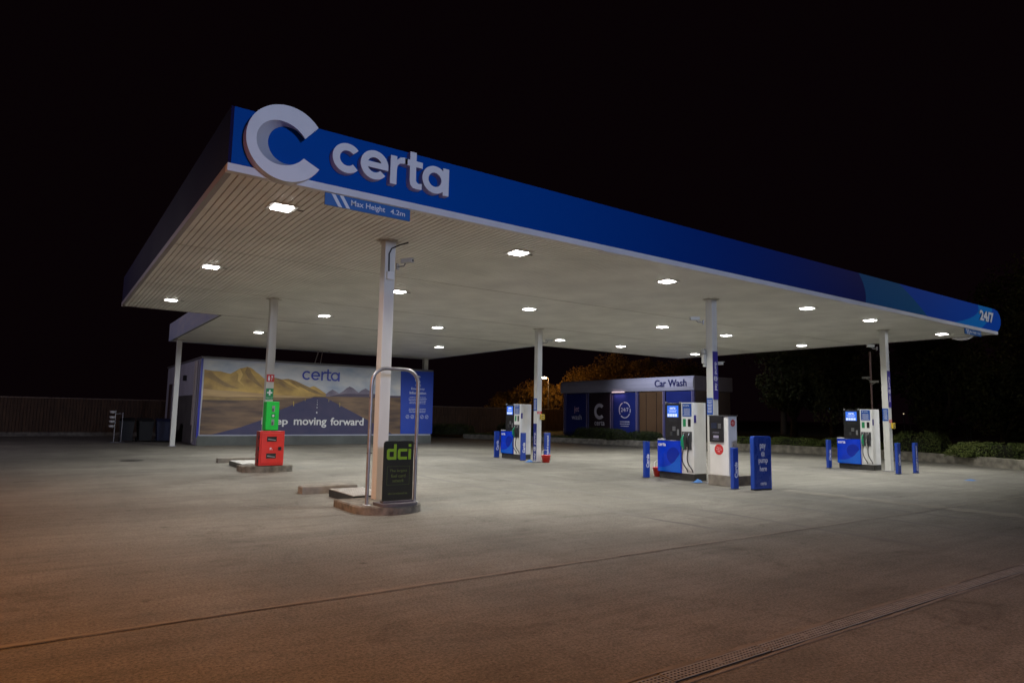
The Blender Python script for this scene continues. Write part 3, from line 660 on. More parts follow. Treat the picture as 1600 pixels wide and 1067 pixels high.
# info strips and boxes on columns
def board(name, lab, x0, x1, y0, y1, z0, z1, m, nlines=0, face='-x', seed=1):
    o = thing(name, ((x0+x1)/2, (y0+y1)/2, z0), lab, 'sign')
    mb = MB(); mb.box(x0, x1, y0, y1, z0, z1)
    if nlines:
        p = (x0 if face == '-x' else (x0+x1)/2, (y0+y1)/2 if face == '-x' else y0, (z0+z1)/2)
        lines_mb(mb, face, p, .8*((y1-y0) if face == '-x' else (x1-x0)), (z1-z0)*.8, nlines, 1, seed=seed)
    mb.build('panel', [m, PRINT], o, True); return o
cD, cE, cC = (13.97, 10.9), (22.98, 10.88), (14.29, 18.66)
board('info_panel', 'blue printed notice on the middle column above the kiosk', cD[0]-.108, cD[0]-.101, cD[1]-.09, cD[1]+.095, 1.72, 2.14, POSTER, 9)
board('info_panel', 'blue printed notice on the rightmost column beside the pump', cE[0]-.108, cE[0]-.101, cE[1]-.09, cE[1]+.095, 1.65, 2.06, POSTER, 9, seed=2)
board('info_panel', 'blue printed notice high on the bucket column', cC[0]-.108, cC[0]-.101, cC[1]-.09, cC[1]+.095, 1.79, 2.22, POSTER, 9, seed=3)
o = board('vertical_banner', 'purple vertical pay @ pump strip on the middle column', cD[0]-.1, cD[0]+.1, cD[1]-.108, cD[1]-.101, 2.1, 3.33, PURP)
text('lettering', 'pay @ pump', '-y_up', (cD[0], cD[1]-.1085, 2.7), .72, .13, PRINT, o, .003, True)
o = board('vertical_banner', 'purple vertical pay @ pump strip on the rightmost column', cE[0]-.095, cE[0]+.1, cE[1]-.108, cE[1]-.101, 2.1, 3.31, PURP)
text('lettering', 'pay @ pump', '-y_up', (cE[0], cE[1]-.1085, 2.7), .82, .13, PRINT, o, .003, True)
o = board('vertical_banner', 'blue vertical pay @ pump strip low on the bucket column', cC[0]-.108, cC[0]-.101, cC[1]-.09, cC[1]+.09, .06, 1.34, NAVY)
text('lettering', 'pay @ pump', '-x_up', (cC[0]-.1085, cC[1], .55), .95, .12, PRINT, o, .003, True)
for c_, nm, z in ((cE, 'rightmost column', 1.4), (cC, 'bucket column', 1.48)):
    b = thing('tissue_dispenser', (c_[0]+.04, c_[1]-.17, z), 'small yellow box fixed to the side of the '+nm, 'dispenser', 'yellow boxes on the columns')
    mb = MB(); mb.box(-.02, .15, 0, .068, 0, .19, 0, .01); mb.build('box', YELP, b)
    mb = MB(); mb.box(.01, .12, -.005, -.0005, .03, .15); mb.build('label_print', DGREY, b)
    mb = MB(); mb.box(.03, .1, -.008, -.0055, .06, .12); mb.build('label_symbol', YELP, b)
    mb = MB(); mb.box(c_[0]-.09, c_[0]+.09, c_[1]-.108, c_[1]-.101, z+.2, z+.29, 0); lines_mb(mb, '-y', (c_[0], c_[1]-.108, z+.245), .14, .06, 2, 1)
    tag(mb.build('warning_sign', [REDP, PRINT]), 'small red notice above the yellow box on the '+nm, 'sign', 'red notices on the columns')

# buckets
def bucket(x, y, lab, handle=True):
    b = thing('bucket', (x, y, 0), lab, 'bucket', 'red buckets')
    mb = MB(); mb.lathe([(0, .004), (.12, .004), (.165, .24), (.175, .25), (.17, .255), (.155, .24), (.112, .02), (0, .02)]); mb.build('pail', REDC, b)
    mb = MB(); mb.tube([(.17*math.cos(a), .06*math.sin(a), .245+.19*math.sin(a)) for a in [math.pi*i/12 for i in range(13)]], .006, seg=6); mb.build('handle', WHITE, b)
bucket(14.5, 18.72-.3, 'red bucket with white handle at the foot of the far column')
bucket(14.1, 12.85, 'red bucket partly hidden behind the middle pump')
mb = MB(); rr = random.Random(3); G = 9; V = [((i/(G-1)-.5)*.32, (k/(G-1)-.5)*.22, .01+.045*rr.random()*math.sin(math.pi*i/(G-1))*math.sin(math.pi*k/(G-1))*2) for i in range(G) for k in range(G)]
mb.add(V, [(i*G+k, (i+1)*G+k, (i+1)*G+k+1, i*G+k+1) for i in range(G-1) for k in range(G-1)], 0, True)
RAG = mat('blue_cloth', (.05, .15, .38), .8)
o = mb.build('paper_towel', RAG); o.location = (13.72, 11.2, 0); tag(o, 'crumpled blue paper towel on the ground at the foot of the middle column', 'paper towel', 'blue paper towels')
o2 = o.copy(); COL.objects.link(o2); o2.location = (21.8, 8.1, 0); tag(o2, 'blue paper towel lying flat on the open ground right of the pumps', 'paper towel'); o2.scale = (1.1, 1.1, .4)
o2 = o.copy(); COL.objects.link(o2); o2.location = (14.0, 18.72, 0); tag(o2, 'blue paper towel on the ground left of the red bucket', 'paper towel'); 

# ------------------------------------------------------------------ cameras
def cctv(x, y, z, lab, yaw, arm=(0, 0), wall=None):
    t = thing('security_camera', (x, y, z), lab, 'camera', 'security cameras', R(yaw)); t.scale = (.72, .72, .72)
    mb = MB(); mb.box(-.17, .17, -.055, .055, -.05, .05, 0, .012); mb.box(-.19, .21, -.062, .062, .051, .062); mb.build('housing', mat('camera_housing', (.5, .5, .47), .4), t)
    mb = MB(); mb.tube([(.171, 0, 0), (.18, 0, 0)], .034, seg=14); mb.build('lens', BLACK, t)
    mb = MB(); mb.tube([(-.05, 0, -.05), (-.1, 0, -.12), (-.28, 0, -.12)], .02, seg=8); mb.box(-.3, -.28, -.06, .06, -.2, -.04); mb.build('bracket', GREY, t)
cctv(5.24, 10.83, 4.38, 'boxy grey security camera on the right of the nearest column top', -62)
mb = MB(); mb.tube([(4.87, 10.79, 4.08), (4.86, 10.785, 4.45), (4.9, 10.78, 4.55), (5.02, 10.7, 4.62), (5.14, 10.6, 4.66)], .014, seg=8)
tag(mb.build('cable', RUBBER), 'black cable bending down the top of the nearest column', 'cable')
mb = MB(); mb.box(4.82, 4.95, 10.74, 10.799, 3.98, 4.12, 0, .008); tag(mb.build('junction_box', WHITE), 'small white junction box at the end of the black cable', 'junction box')
cctv(13.62, 11.14, 4.18, 'grey security camera pointing left near the top of the middle column', 145)
cctv(22.62, 11.15, 4.15, 'grey security camera pointing left near the top of the rightmost column', 145)
cctv(14.55, 18.4, 4.28, 'grey security camera near the top of the bucket column', -45)
t = thing('siren_unit', (13.86, 11.0, 3.3), 'small round beacon and bracket halfway up the middle column', 'beacon')
mb = MB(); mb.lathe([(0, .11), (.05, .1), (.075, .05), (.08, 0), (.075, -.04), (0, -.045)], (-.09, 0, 0), 18); mb.build('dome', mat('dome_grey', (.3, .3, .28), .3), t)
mb = MB(); mb.box(-.13, -.02, -.04, .04, -.28, -.05, 0, .01); mb.box(-.08, -.0, -.03, .03, -.36, -.28); mb.build('bracket', mat('camera_housing', (.5, .5, .47), .4), t)
cctv(14.3, 10.95, 3.05, 'narrow white security camera tucked behind the purple strip of the middle column', -60)

# ------------------------------------------------------------------ building with the mural
BY = 32.9; bx0, bx1, bz1 = PY(314, 600, BY)[0], PY(675, 600, BY)[0], 3.96
bl = thing('service_building', ((bx0+bx1)/2, BY+5, 0), 'low flat roofed building with a printed mountain road mural on its front', 'building')
mb = MB(); mb.box(bx0, bx1, BY, BY+10.2, 0, bz1); mb.build('wall', mat('building_wall', (.48, .5, .6), .7, var=.1, vs=.8, bump=.1), bl, True)
mb = MB(); mb.box(bx0-.004, bx0-.05, BY+1.3, BY+6.8, 0.02, 2.3); mb.build('lower_cladding', mat('lower_cladding', (.1, .1, .1), .7, var=.2, vs=2), bl, True)
mb = MB(); mb.box(bx0-.05, bx1+.03, BY-.06, BY+.1, bz1, bz1+.09); mb.box(bx0-.05, bx0+.04, BY+.1, BY+10.3, bz1, bz1+.09); mb.build('roof_coping', mat('coping_grey', (.16, .16, .17), .6), bl, True)
mb = MB(); mb.box(bx0-.03, bx1, BY-.078, BY-.002, 0, .43); mb.build('plinth_band', mat('plinth_grey', (.11, .12, .115), .75, var=.2, vs=1.5, bump=.2), bl, True)
mb = MB(); mb.tube([(bx0-.12, BY+.5, .1), (bx0-.12, BY+.5, bz1-.1)], .06, seg=10); mb.tube([(bx0-.12, BY+.9, .9), (bx0-.12, BY+.9, bz1-.1)], .05, seg=10); mb.build('downpipe', mat('downpipe_white', (.45, .42, .42), .5), bl, True)
mb = MB(); mb.box(bx0-.06, bx0-.002, BY+8.2, BY+9.0, 0, 3.0); mb.build('side_door', mat('door_brown', (.08, .05, .05), .6), bl, True)
mb = MB(); mb.box(bx0-.14, bx0-.002, BY+3.8, BY+4.1, 3.05, 3.32, 0, .02); mb.build('wall_lamp', BLACK, bl, True)
mb = MB(); mb.box(bx0-.07, bx0+.03, BY-.07, BY-.052, .35, bz1-.02); mb.build('corner_trim', mat('corner_trim_blue', (.02, .03, .4), .4), bl, True)
# mural
def zc(a, b): return 300+a/4, 560+b/4
def mur(pts): return [PY(*zc(a, b), BY) for a, b in pts]
MM = [mat('mural_sky', (.33, .40, .52), .5, c2=(.74, .73, .7), vs=.7, stretch=(1, 1, 2.2)),
      mat('mural_gold', (.72, .48, .13), .55, c2=(.26, .16, .07), vs=1.1, stretch=(1, 1, 1.4)),
      mat('mural_far_hills', (.14, .12, .18), .55, c2=(.3, .26, .32), vs=1.5),
      mat('mural_low_hills', (.08, .06, .11), .55, c2=(.11, .09, .13), vs=1.5),
      mat('mural_plain', (.27, .17, .095), .55, c2=(.085, .06, .055), vs=1.3, stretch=(.5, 1, 3)),
      mat('mural_road', (.045, .045, .12), .55, c2=(.07, .062, .13), vs=2),
      mat('mural_tan', (.62, .43, .2), .55, c2=(.42, .27, .13), vs=1.2, stretch=(.5, 1, 3)),
      mat('mural_white', (.75, .75, .75), .5), mat('mural_yellow', (.6, .46, .07), .5), mat('mural_shadow', (.26, .17, .08), .6, c2=(.4, .27, .11), vs=2),
      mat('mural_ridge_light', (.72, .5, .16), .55, c2=(.6, .4, .12), vs=2)]
mb = MB(); lay = [0]
def sheet(pts, mi):
    lay[0] += 1; y = BY-.003-lay[0]*.0018
    P = mur(pts); mb.poly([(p[0], y, p[1]) for p in P], mi)
TOPL, TOPR = (75, 12), (1305, 72)
sheet([(75, 10), (1307, 78), (1302, 471), (45, 475)], 0)
sheet([(78, 68), (130, 77), (180, 80), (215, 90), (240, 95), (270, 80), (300, 62), (325, 58), (345, 52), (368, 58), (385, 70), (400, 84), (420, 97), (450, 125), (480, 128), (510, 118), (560, 130), (600, 127), (625, 133), (650, 141), (680, 155), (700, 165), (735, 180), (760, 172), (775, 178), (800, 194), (825, 212), (845, 225), (872, 242), (66, 242)], 1)
sheet([(120, 80), (150, 110), (190, 140), (260, 175), (300, 190), (210, 175), (160, 150), (100, 120), (78, 95)], 9)
sheet([(345, 52), (330, 85), (350, 120), (400, 160), (450, 190), (430, 165), (395, 125), (372, 90), (362, 65)], 9)
sheet([(300, 62), (318, 100), (300, 140), (330, 175), (285, 140), (290, 100), (275, 82)], 10)
sheet([(510, 118), (530, 150), (590, 190), (640, 205), (600, 180), (560, 145)], 9)
sheet([(625, 133), (660, 165), (730, 205), (800, 228), (860, 240), (800, 215), (740, 185), (690, 160)], 9)
sheet([(560, 130), (600, 160), (680, 200), (720, 215), (660, 180), (610, 145)], 10)
sheet([(836, 222), (858, 205), (878, 194), (900, 206), (918, 219), (945, 203), (965, 186), (985, 175), (1005, 184), (1040, 213), (1062, 197), (1085, 187), (1110, 204), (1142, 228), (1142, 238), (836, 238)], 2)
sheet([(862, 236), (905, 226), (960, 220), (1060, 222), (1150, 222), (1230, 232), (1306, 234), (1306, 252), (850, 250)], 3)
sheet([(66, 236), (870, 238), (1305, 246), (1301, 471), (45, 475)], 4)
sheet([(72, 188), (160, 198), (300, 206), (440, 220), (560, 230), (760, 241), (740, 246), (560, 245), (380, 240), (200, 240), (66, 232)], 6)
sheet([(66, 238), (260, 242), (440, 247), (600, 249), (700, 247), (560, 254), (300, 262), (64, 258)], 9)
sheet([(755, 243), (830, 243), (900, 280), (1000, 333), (1110, 392), (1190, 435), (1250, 472), (120, 475), (300, 430), (430, 385), (530, 330), (640, 285), (700, 262)], 5)
for a, b, w_, h_ in ((782, 258, 2, 5), (782, 270, 2, 7), (781, 284, 3, 8), (780, 302, 4, 9), (778, 332, 7, 11)): sheet([(a-w_/2, b), (a+w_/2, b), (a+w_/2, b+h_), (a-w_/2, b+h_)], 7)
lay[0] -= 4
for a, b, c_, d_ in ((632, 636, 268, 297), (705, 707, 250, 266), (921, 924, 276, 302), (853, 855, 256, 271)): sheet([(a, b) if 0 else (a, c_), (b, c_), (b, d_), (a, d_)], 8); lay[0] -= 1
mural = mb.build('mural_panel', MM, bl, True, fixn=False)
yM = BY-.05
mb = MB(); q = mur([(1305, 76), (1507, 84), (1497, 470), (1300, 470)]); mb.prism(q, 'y', yM, BY-.003, 0)
q = mur([(1505, 86), (1503, 150), (1420, 210)]); 
bp = mb.build('blue_panel', mat('panel_blue', (.015, .07, .52), .4, c2=(.012, .05, .4), vs=.4), bl, True)
(xa, za), (xb, zb_) = mur([(1345, 330), (1465, 330)]); xm = (xa+xb)/2; wdt = xb-xa
mb = MB(); Zc = mur([(1400, 130)])[0][1]; mb.prism(arc(xm, Zc, .2, 45, 315, 20)+arc(xm, Zc, .12, 315, 45, 20), 'y', yM-.003, yM-.0005); 
for b0, b1, n_ in ((238, 285, 5), (310, 340, 3)):
    z0, z1 = mur([(1405, b0)])[0][1], mur([(1405, b1)])[0][1]; lines_mb(mb, '-y', (xm, yM, (z0+z1)/2), wdt*.95, z0-z1, n_, 0, rag=.15, seed=b0, th=.3)
for k in range(5):
    zz = mur([(1405, 364)])[0][1]; xx = xa+wdt*(.0+.25*k)
    mb.prism(arc(xx, zz, .1, 0, 359, 20)+arc(xx, zz, .08, 359, 0, 20), 'y', yM-.003, yM-.0005); mb.prism([(xx-.05, zz-.05), (xx-.03, zz-.06), (xx+.05, zz+.05), (xx+.03, zz+.06)], 'y', yM-.003, yM-.0005)
mb.build('panel_print', mat('panel_print', (.6, .65, .8), .5), bp, True)
text('lettering', 'Emergency\nInformation', '-y', (xm, yM-.0005, mur([(1405, 203)])[0][1]), wdt*.86, .42, mat('panel_print', (.6, .65, .8), .5), bp, .003, True, bold=.02)
text('lettering', 'certa', '-y', (xm, yM-.0005, mur([(1400, 166)])[0][1]), .33, .12, mat('panel_print', (.6, .65, .8), .5), bp, .003, True)
# certa on the mural, geometric glyphs
(mx0, mz0), (mx1, mz1) = mur([(686, 135), (922, 135)]); ww = mx1-mx0; k = ww/2.0
MBL = mat('mural_letter_blue', (.035, .06, .42), .45); Rm = .232*k; Tm = .085*k; zz0 = mz0
xx = mx0; offs = (0, .46, .99, 1.21, 1.5)
for ch, o_ in zip('certa', offs):
    a_, h_, _ = glyph(ch, mx0+o_*k*1.0, zz0+.02, Rm, Tm); mb = MB(); extr(mb, a_, h_, yM-.004, yM+.002, 0, 0); mb.build('mural_letter', MBL, mural, True)
for s_, a0_, a1_, hz in (('Keep', 432, 597, .62), ('moving', 634, 838, .62), ('forward', 863, 1070, .52)):
    (p0, z0), (p1, z1) = mur([(a0_, 400), (a1_, 400)]); zq = mur([((a0_+a1_)/2, {'Keep': 397, 'moving': 400, 'forward': 394}[s_])])[0][1]
    text('lettering', s_, '-y', ((p0+p1)/2, yM+.0, zq), p1-p0, {'Keep': .5, 'moving': .56, 'forward': .44}[s_]*.877, mat('mural_letter_white', (.78, .78, .78), .5), mural, .004, True, bold=.02)
# roof camera
t = thing('roof_camera', (*[PY(515, 545, BY+.3)[0]], BY+.3, bz1+.05), 'small dome camera on a thin mast above the mural roof edge', 'camera')
mb = MB(); mb.tube([(-.75, 0, 0), (-.55, 0, .75), (-.1, 0, .95)], .02, seg=6); mb.tube([(-.45, 0, 0), (-.35, 0, .8)], .015, seg=6); mb.build('mast', GREY, t)
mb = MB(); mb.lathe([(0, .2), (.12, .15), (.16, 0), (.1, -.1), (0, -.13)], (0, 0, .8), 16); mb.build('dome', DGREY, t)

# ------------------------------------------------------------------ bins and stand by the building
def bin_(x, y, m, lab, lid_open=0, rz=0):
    b = thing('wheelie_bin', (x, y, 0), lab, 'bin', 'bins by the service building', rz)
    mb = MB(); mb.add([(-.26, -.28, .08), (.26, -.28, .08), (.26, .26, .08), (-.26, .26, .08), (-.32, -.36, 1.0), (.32, -.36, 1.0), (.32, .34, 1.0), (-.32, .34, 1.0)], [(3,2,1,0),(4,5,6,7),(0,1,5,4),(1,2,6,5),(2,3,7,6),(3,0,4,7)]); mb.box(-.34, .34, -.38, .36, .96, 1.005, 0, .008); mb.build('body', m, b)
    mb = MB(); mb.add([(-.34, -.4, 1.012), (.34, -.4, 1.012), (.34, .38, 1.1), (-.34, .38, 1.1), (-.3, -.3, 1.09), (.3, -.3, 1.09), (.3, .34, 1.16), (-.3, .34, 1.16)], [(3,2,1,0),(4,5,6,7),(0,1,5,4),(1,2,6,5),(2,3,7,6),(3,0,4,7)]); mb.build('lid', m, b)
    for s in (-1, 1):
        mb = MB(); mb.tube([(s*.29-.025, .27, .1), (s*.29+.025, .27, .1)], .1, seg=16); mb.build('wheel', RUBBER, b)
    mb = MB(); mb.tube([(-.28, .42, 1.0), (.28, .42, 1.0)], .018, seg=8); mb.build('handle', m, b)
DB = mat('bin_black', (.006, .006, .007), .6); 
bin_(4.9, 36.6, mat('bin_navy', (.005, .008, .04), .6), 'dark blue wheelie bin beside the building, nearest the rear column'); bin_(4.15, 37.0, DB, 'black wheelie bin in the middle of the bins by the building', rz=.1)
bin_(3.4, 37.2, DB, 'black wheelie bin just right of the white lamp stand', rz=-.1)
t = thing('tool_stand', (2.85, 36.7, 0), 'thin metal stand holding a stack of white cups left of the bins', 'stand')
mb = MB(); mb.tube([(0, 0, 0), (0, 0, 1.5)], .022, seg=8); mb.tube([(.3, 0, 0), (.3, 0, 1.4)], .022, seg=8); mb.tube([(0, 0, 1.35), (.3, 0, 1.35)], .018, seg=8); mb.build('frame', GALV, t)
mb = MB(); mb.box(-.15, .45, -.15, .15, 0, .03); mb.build('base', DGREY, t)
for z in (.75, .97, 1.17, 1.42):
    mb = MB(); mb.lathe([(0, -.06), (.09, -.05), (.14, .03), (.12, .06), (0, .05)], (-.12, 0, z), 14); mb.build('cup', mat('cup_white', (.5, .5, .5), .4), t)
g = MB(); g.lathe([(0, .012), (.32, .012), (.34, 0)], (0, 0, 0), 28)
o = g.build('manhole_cover', mat('cast_iron', (.06, .055, .05), .6, .5, var=.3, vs=12, bump=.6, bs=30)); o.location = (2.38, 23.8, 0); tag(o, 'round dark manhole cover in the open ground left of the columns', 'manhole cover')

# ------------------------------------------------------------------ fences
def fence(x0, x1, y, z1, lab, tilt=0):
    f = thing('wooden_fence', ((x0+x1)/2, y, 0), lab, 'fence'); rr = random.Random(int(x1*10)); mb = MB(); x = x0
    while x < x1:
        o_ = rr.uniform(0, .015); mb.box(x, x+.135, y-o_-.02, y-o_, .22, z1-.06+rr.uniform(-.01, .01)); x += .15
    mb.build('boards', WOODF, f, True)
    mb = MB(); mb.box(x0, x1, y+.001, y+.05, .5, .58); mb.box(x0, x1, y+.001, y+.05, z1-.5, z1-.42); mb.build('rail', WOODF, f, True)
    mb = MB(); mb.box(x0, x1, y-.05, y+.05, z1-.05, z1-.01); mb.build('capping', mat('fence_capping', (.2, .15, .11), .7, var=.3, vs=2), f, True)
    mb = MB(); mb.box(x0, x1, y-.06, y+.04, 0, .215); mb.build('gravel_board', CONCD, f, True)
    x = x0+1
    while x < x1: mb = MB(); mb.box(x, x+.1, y+.055, y+.15, 0, z1); mb.build('post', WOODF, f, True); x += 2.8
fence(-34, 6.4, 45.2, 2.15, 'long brown timber fence across the left background')
fence(18.3, 36, 43.5, 2.2, 'brown timber fence between the mural building and the orange tree')

# ------------------------------------------------------------------ car wash (front faces -x)
WX = 30.5; WY0, WY1 = 25.05, 37.0
cw = thing('car_wash', (WX+2, 31, 0), 'low car wash building with a pale curved band reading Car Wash over tall panels', 'building')
BAND = mat('wash_band', (.5, .48, .56), .45, var=.05, vs=.6)
mb = MB(); prof = [(WX-.05, 3.25), (WX-.12, 3.45), (WX-.13, 3.7), (WX-.08, 3.95), (WX+.02, 4.08), (WX+3.5, 4.08), (WX+3.5, 3.25)]
mb.prism(prof, 'y', WY0, WY1, 0); mb.build('band', BAND, cw, True)
mb = MB(); mb.box(WX+.02, WX+3.5, WY0-.006, WY0-.002, 3.25, 4.07); mb.build('band_end_shade', mat('band_shade_grey', (.16, .14, .17), .5), cw, True)  # thin sheet added over the band end, dark colour standing for shade
mb = MB(); mb.box(WX+.1, WX+3.3, WY0+.1, WY0+.14, .3, 3.24); mb.box(WX+.1, WX+3.3, WY1-.14, WY1-.1, .3, 3.24); mb.box(WX+3.3, WX+3.4, WY0+.1, WY1-.1, .3, 3.24); mb.build('wall', mat('wash_wall', (.09, .06, .05), .7, var=.2, vs=1), cw, True)
mb = MB(); mb.box(WX, WX+3.5, WY0+.0, WY1, .25, .3); mb.build('floor_slab', CONC, cw, True)
panels = [(34.35, 36.52, 'n'), (31.99, 34.08, 'b'), (29.68, 31.74, 'n'), (27.44, 29.41, 'd'), (25.24, 27.23, 'n')]
PN = {'n': mat('wash_navy', (.022, .035, .2), .3, var=.1, vs=1), 'b': mat('wash_brown', (.045, .027, .035), .3, var=.1, vs=1), 'd': mat('wash_door', (.13, .07, .032), .45, var=.15, vs=.8)}
for a, b, k in panels:
    mb = MB(); mb.box(WX+.02, WX+.06, a+.04, b-.04, .31, 3.2); o = mb.build('panel', PN[k], cw, True)
    if k == 'd':
        mb = MB(); mb.box(WX+.0, WX+.019, b-.62, b-.6, .35, 3.15); mb.box(WX+.0, WX+.019, a+.5, a+.52, .35, 3.15); mb.build('seam', BLACK, o, True)
for y in (36.62, 34.21, 31.86, 29.54, 27.33, 25.14):
    mb = MB(); mb.box(WX-.04, WX+.08, y-.09, y+.09, .3, 3.22); mb.build('post', mat('wash_post', (.10, .09, .2), .4), cw, True)
    mb = MB(); mb.box(WX-.05, WX-.0405, y+.06, y+.085, .3, 3.22); mb.build('post_edge', mat('wash_edge', (.5, .4, .5), .4), cw, True)
WP = mat('wash_print', (.75, .7, .74), .5)
text('lettering', 'jet', '-x', (WX+.019, 35.37, 2.08), .5, .5, mat('wash_print_pink', (.8, .5, .6), .5), cw, .004, True, bold=.01)
text('lettering', 'wash', '-x', (WX+.019, 35.37, 1.58), 1.05, .36, WP, cw, .004, True, bold=.01)
mb = MB(); mb.prism(arc(33.03, 1.98, .53, 315, 45, 2)[:0]+[(33.03+.53*math.cos(R(a)), 1.98+.53*math.sin(R(a))) for a in range(135, -136, -6)][::1]+[(33.03+.3*math.cos(R(a)), 1.98+.3*math.sin(R(a))) for a in range(-135, 136, 6)], 'x', WX+.014, WX+.0195)
mb.build('emblem', WP, cw, True)
text('lettering', 'certa', '-x', (WX+.019, 33.03, 1.2), .98, .3, WP, cw, .004, True, bold=.01)
mb = MB()
for a0_, a1_ in ((20, 100), (112, 215), (228, 330), (340, 372)):
    mb.prism([(30.67-.52*math.cos(R(a)), 2.08+.52*math.sin(R(a))) for a in np.linspace(a0_, a1_, 16)]+[(30.67-.465*math.cos(R(a)), 2.08+.465*math.sin(R(a))) for a in np.linspace(a1_, a0_, 16)], 'x', WX+.014, WX+.0195)
lines_mb(mb, '-x', (WX+.019, 30.67, 1.2), .9, .42, 3, 0, seed=4, th=.3); mb.build('ring_print', WP, cw, True)
text('lettering', '24/7', '-x', (WX+.019, 30.67, 2.1), .68, .26, WP, cw, .004, True)
text('sign_letter', 'Car Wash', '-x', (WX-.135, 26.72, 3.69), 2.45, .42, mat('car_wash_letter', (.012, .015, .12), .4), cw, .03, True, bold=.01)
wl = MB(); wl.box(WX-.14, WX-.06, 30.6, 31.7, 3.2, 3.246); wl.build('strip_lamp', mat('strip_lamp', (.8, .6, .6), .4, emit=(1, .72, .7), es=.9), cw, True)
lamp('lamp', 'AREA', (WX-.12-cw.location.x, 31.15-31, 3.18), 4, (1, .6, .6), .08, sy=1, parent=cw)
lamp('street_or_fill_light', 'SPOT', (23.5, 27, 7), 1900, (.74, .8, 1), .3, (30.5, 27.5, 3.0), 66, 1)  # added fill spot to brighten the car wash band and panels

# ------------------------------------------------------------------ planted verge and wall
KL = [(12.5, 44.3), (20.6, 42.0), (23.5, 39.0), (25.2, 35.5), (26.3, 32.5), (27.9, 27.2), (29.0, 24.2), (30.3, 21.0), (31.0, 17.5), (30.7, 13.3), (29.6, 10.6), (28.5, 8.9), (27.2, 6.9)]
def offs(line, d):
    out = []
    for i, p in enumerate(line):
        a = Vector(line[max(0, i-1)]); b = Vector(line[min(len(line)-1, i+1)]); t_ = (b-a).normalized(); n_ = Vector((-t_.y, t_.x)); out.append((p[0]+n_.x*d, p[1]+n_.y*d))
    return out
def dense(line, n=6):
    o = []
    for a, b in zip(line, line[1:]): o += [(a[0]+(b[0]-a[0])*i/n, a[1]+(b[1]-a[1])*i/n) for i in range(n)]
    return o+[line[-1]]
KL = KL[2:]
KD = dense(KL, 6)
def hw(p): return .36 if p[1] < 26 else .30
IN = offs(KD, .22); mb = MB(); rr = random.Random(4)
V = []
for p, q in zip(KD, IN):
    z = hw(p)+rr.uniform(-.015, .015); V += [(p[0], p[1], 0), (p[0], p[1], z-.02), (p[0]+(q[0]-p[0])*.1, p[1]+(q[1]-p[1])*.1, z), (q[0], q[1], z), (q[0], q[1], 0)]
mb.add(V, [(i*5+k, (i+1)*5+k, (i+1)*5+k+1, i*5+k+1) for i in range(len(KD)-1) for k in range(4)], 0)
wall = mb.build('low_wall', STONE); tag(wall, 'long low rough stone retaining wall curving round the planted verge', 'wall')
# verge surface
fr = offs(KD, .2); mb = MB(); far = [(p[0]+60, p[1]+45) for p in fr]
for i in range(len(fr)-1):
    mb.quad((*fr[i], .27), (*fr[i+1], .27), (*far[i+1], 1.2), (*far[i], 1.2))
SOIL = mat('verge_soil', (.04, .035, .02), .95, c2=(.035, .05, .018), vs=1.5, bump=.8, bs=8)
tag(mb.build('planted_verge', SOIL), kind='structure')

def leaves(pts, nrm, size, m, name, parent=None, jit=.6):
    """many small leaf faces at given points"""
    n = len(pts); d = rng.normal(size=(n, 3)); d /= np.linalg.norm(d, axis=1)[:, None]
    d = d*jit+nrm*(1-jit) if nrm is not None else d; d /= np.linalg.norm(d, axis=1)[:, None]
    u = np.cross(d, rng.normal(size=(n, 3))); u /= np.linalg.norm(u, axis=1)[:, None]; v = np.cross(d, u)
    s = size*rng.uniform(.6, 1.4, (n, 1))
    P = np.stack([pts-u*s, pts+v*s*.5, pts+u*s, pts-v*s*.5], 1).reshape(-1, 3)
    me = bpy.data.meshes.new(name); me.vertices.add(4*n); me.vertices.foreach_set('co', P.ravel())
    me.loops.add(4*n); me.loops.foreach_set('vertex_index', np.arange(4*n)); me.polygons.add(n); me.polygons.foreach_set('loop_start', np.arange(n)*4)
    me.polygons.foreach_set('loop_total', np.full(n, 4)) if False else None
    me.update(calc_edges=True); me.materials.append(m); o = bpy.data.objects.new(name, me); COL.objects.link(o)
    if parent: o.parent = parent
    return o
def shrub(x, y, z, rx, ry, h, m, lab, cat='hedge', group='clipped hedges on the verge', n=5200, rz=0, size=.035, box=.6):
    t = thing('hedge_shrub', (x, y, z), lab, cat, group, rz)
    # superellipsoid core + leaves in the shell
    N = n; th = rng.uniform(0, 2*np.pi, N); ph = np.arccos(rng.uniform(-.15, 1, N)); e = box
    def sp(a): return np.sign(a)*np.abs(a)**e
    lump = 1+.07*np.sin(5*th+x)+.06*np.sin(9*th+ph*4+y)+rng.normal(0, .035, N)
    X = rx*sp(np.sin(ph))*sp(np.cos(th))*lump; Y = ry*sp(np.sin(ph))*sp(np.sin(th))*lump; Z = np.abs(h*sp(np.cos(ph)))*lump
    P = np.stack([X, Y, Z], 1); nr = P/np.array([rx*rx, ry*ry, h*h]); nr /= np.linalg.norm(nr, axis=1)[:, None]
    leaves(P, nr, size, m, 'foliage', t, .65)
    mb = MB(); S = 20; K = 8; V = []
    for k in range(K+1):
        p = math.pi/2*k/K
        for s in range(S):
            a = 2*math.pi*s/S; f = .9; V.append((f*rx*float(sp(np.cos(p)))*float(sp(np.cos(a))), f*ry*float(sp(np.cos(p)))*float(sp(np.sin(a))), f*h*float(sp(np.sin(p)))))
    mb.add(V, [(k*S+s, k*S+(s+1) % S, (k+1)*S+(s+1) % S, (k+1)*S+s) for k in range(K) for s in range(S)], 0, True)
    mb.build('inner_dark_core', mat('hedge_inside', (.02, .022, .01), .95, var=.5, vs=12), t); return t  # solid dark core behind the leaf shell
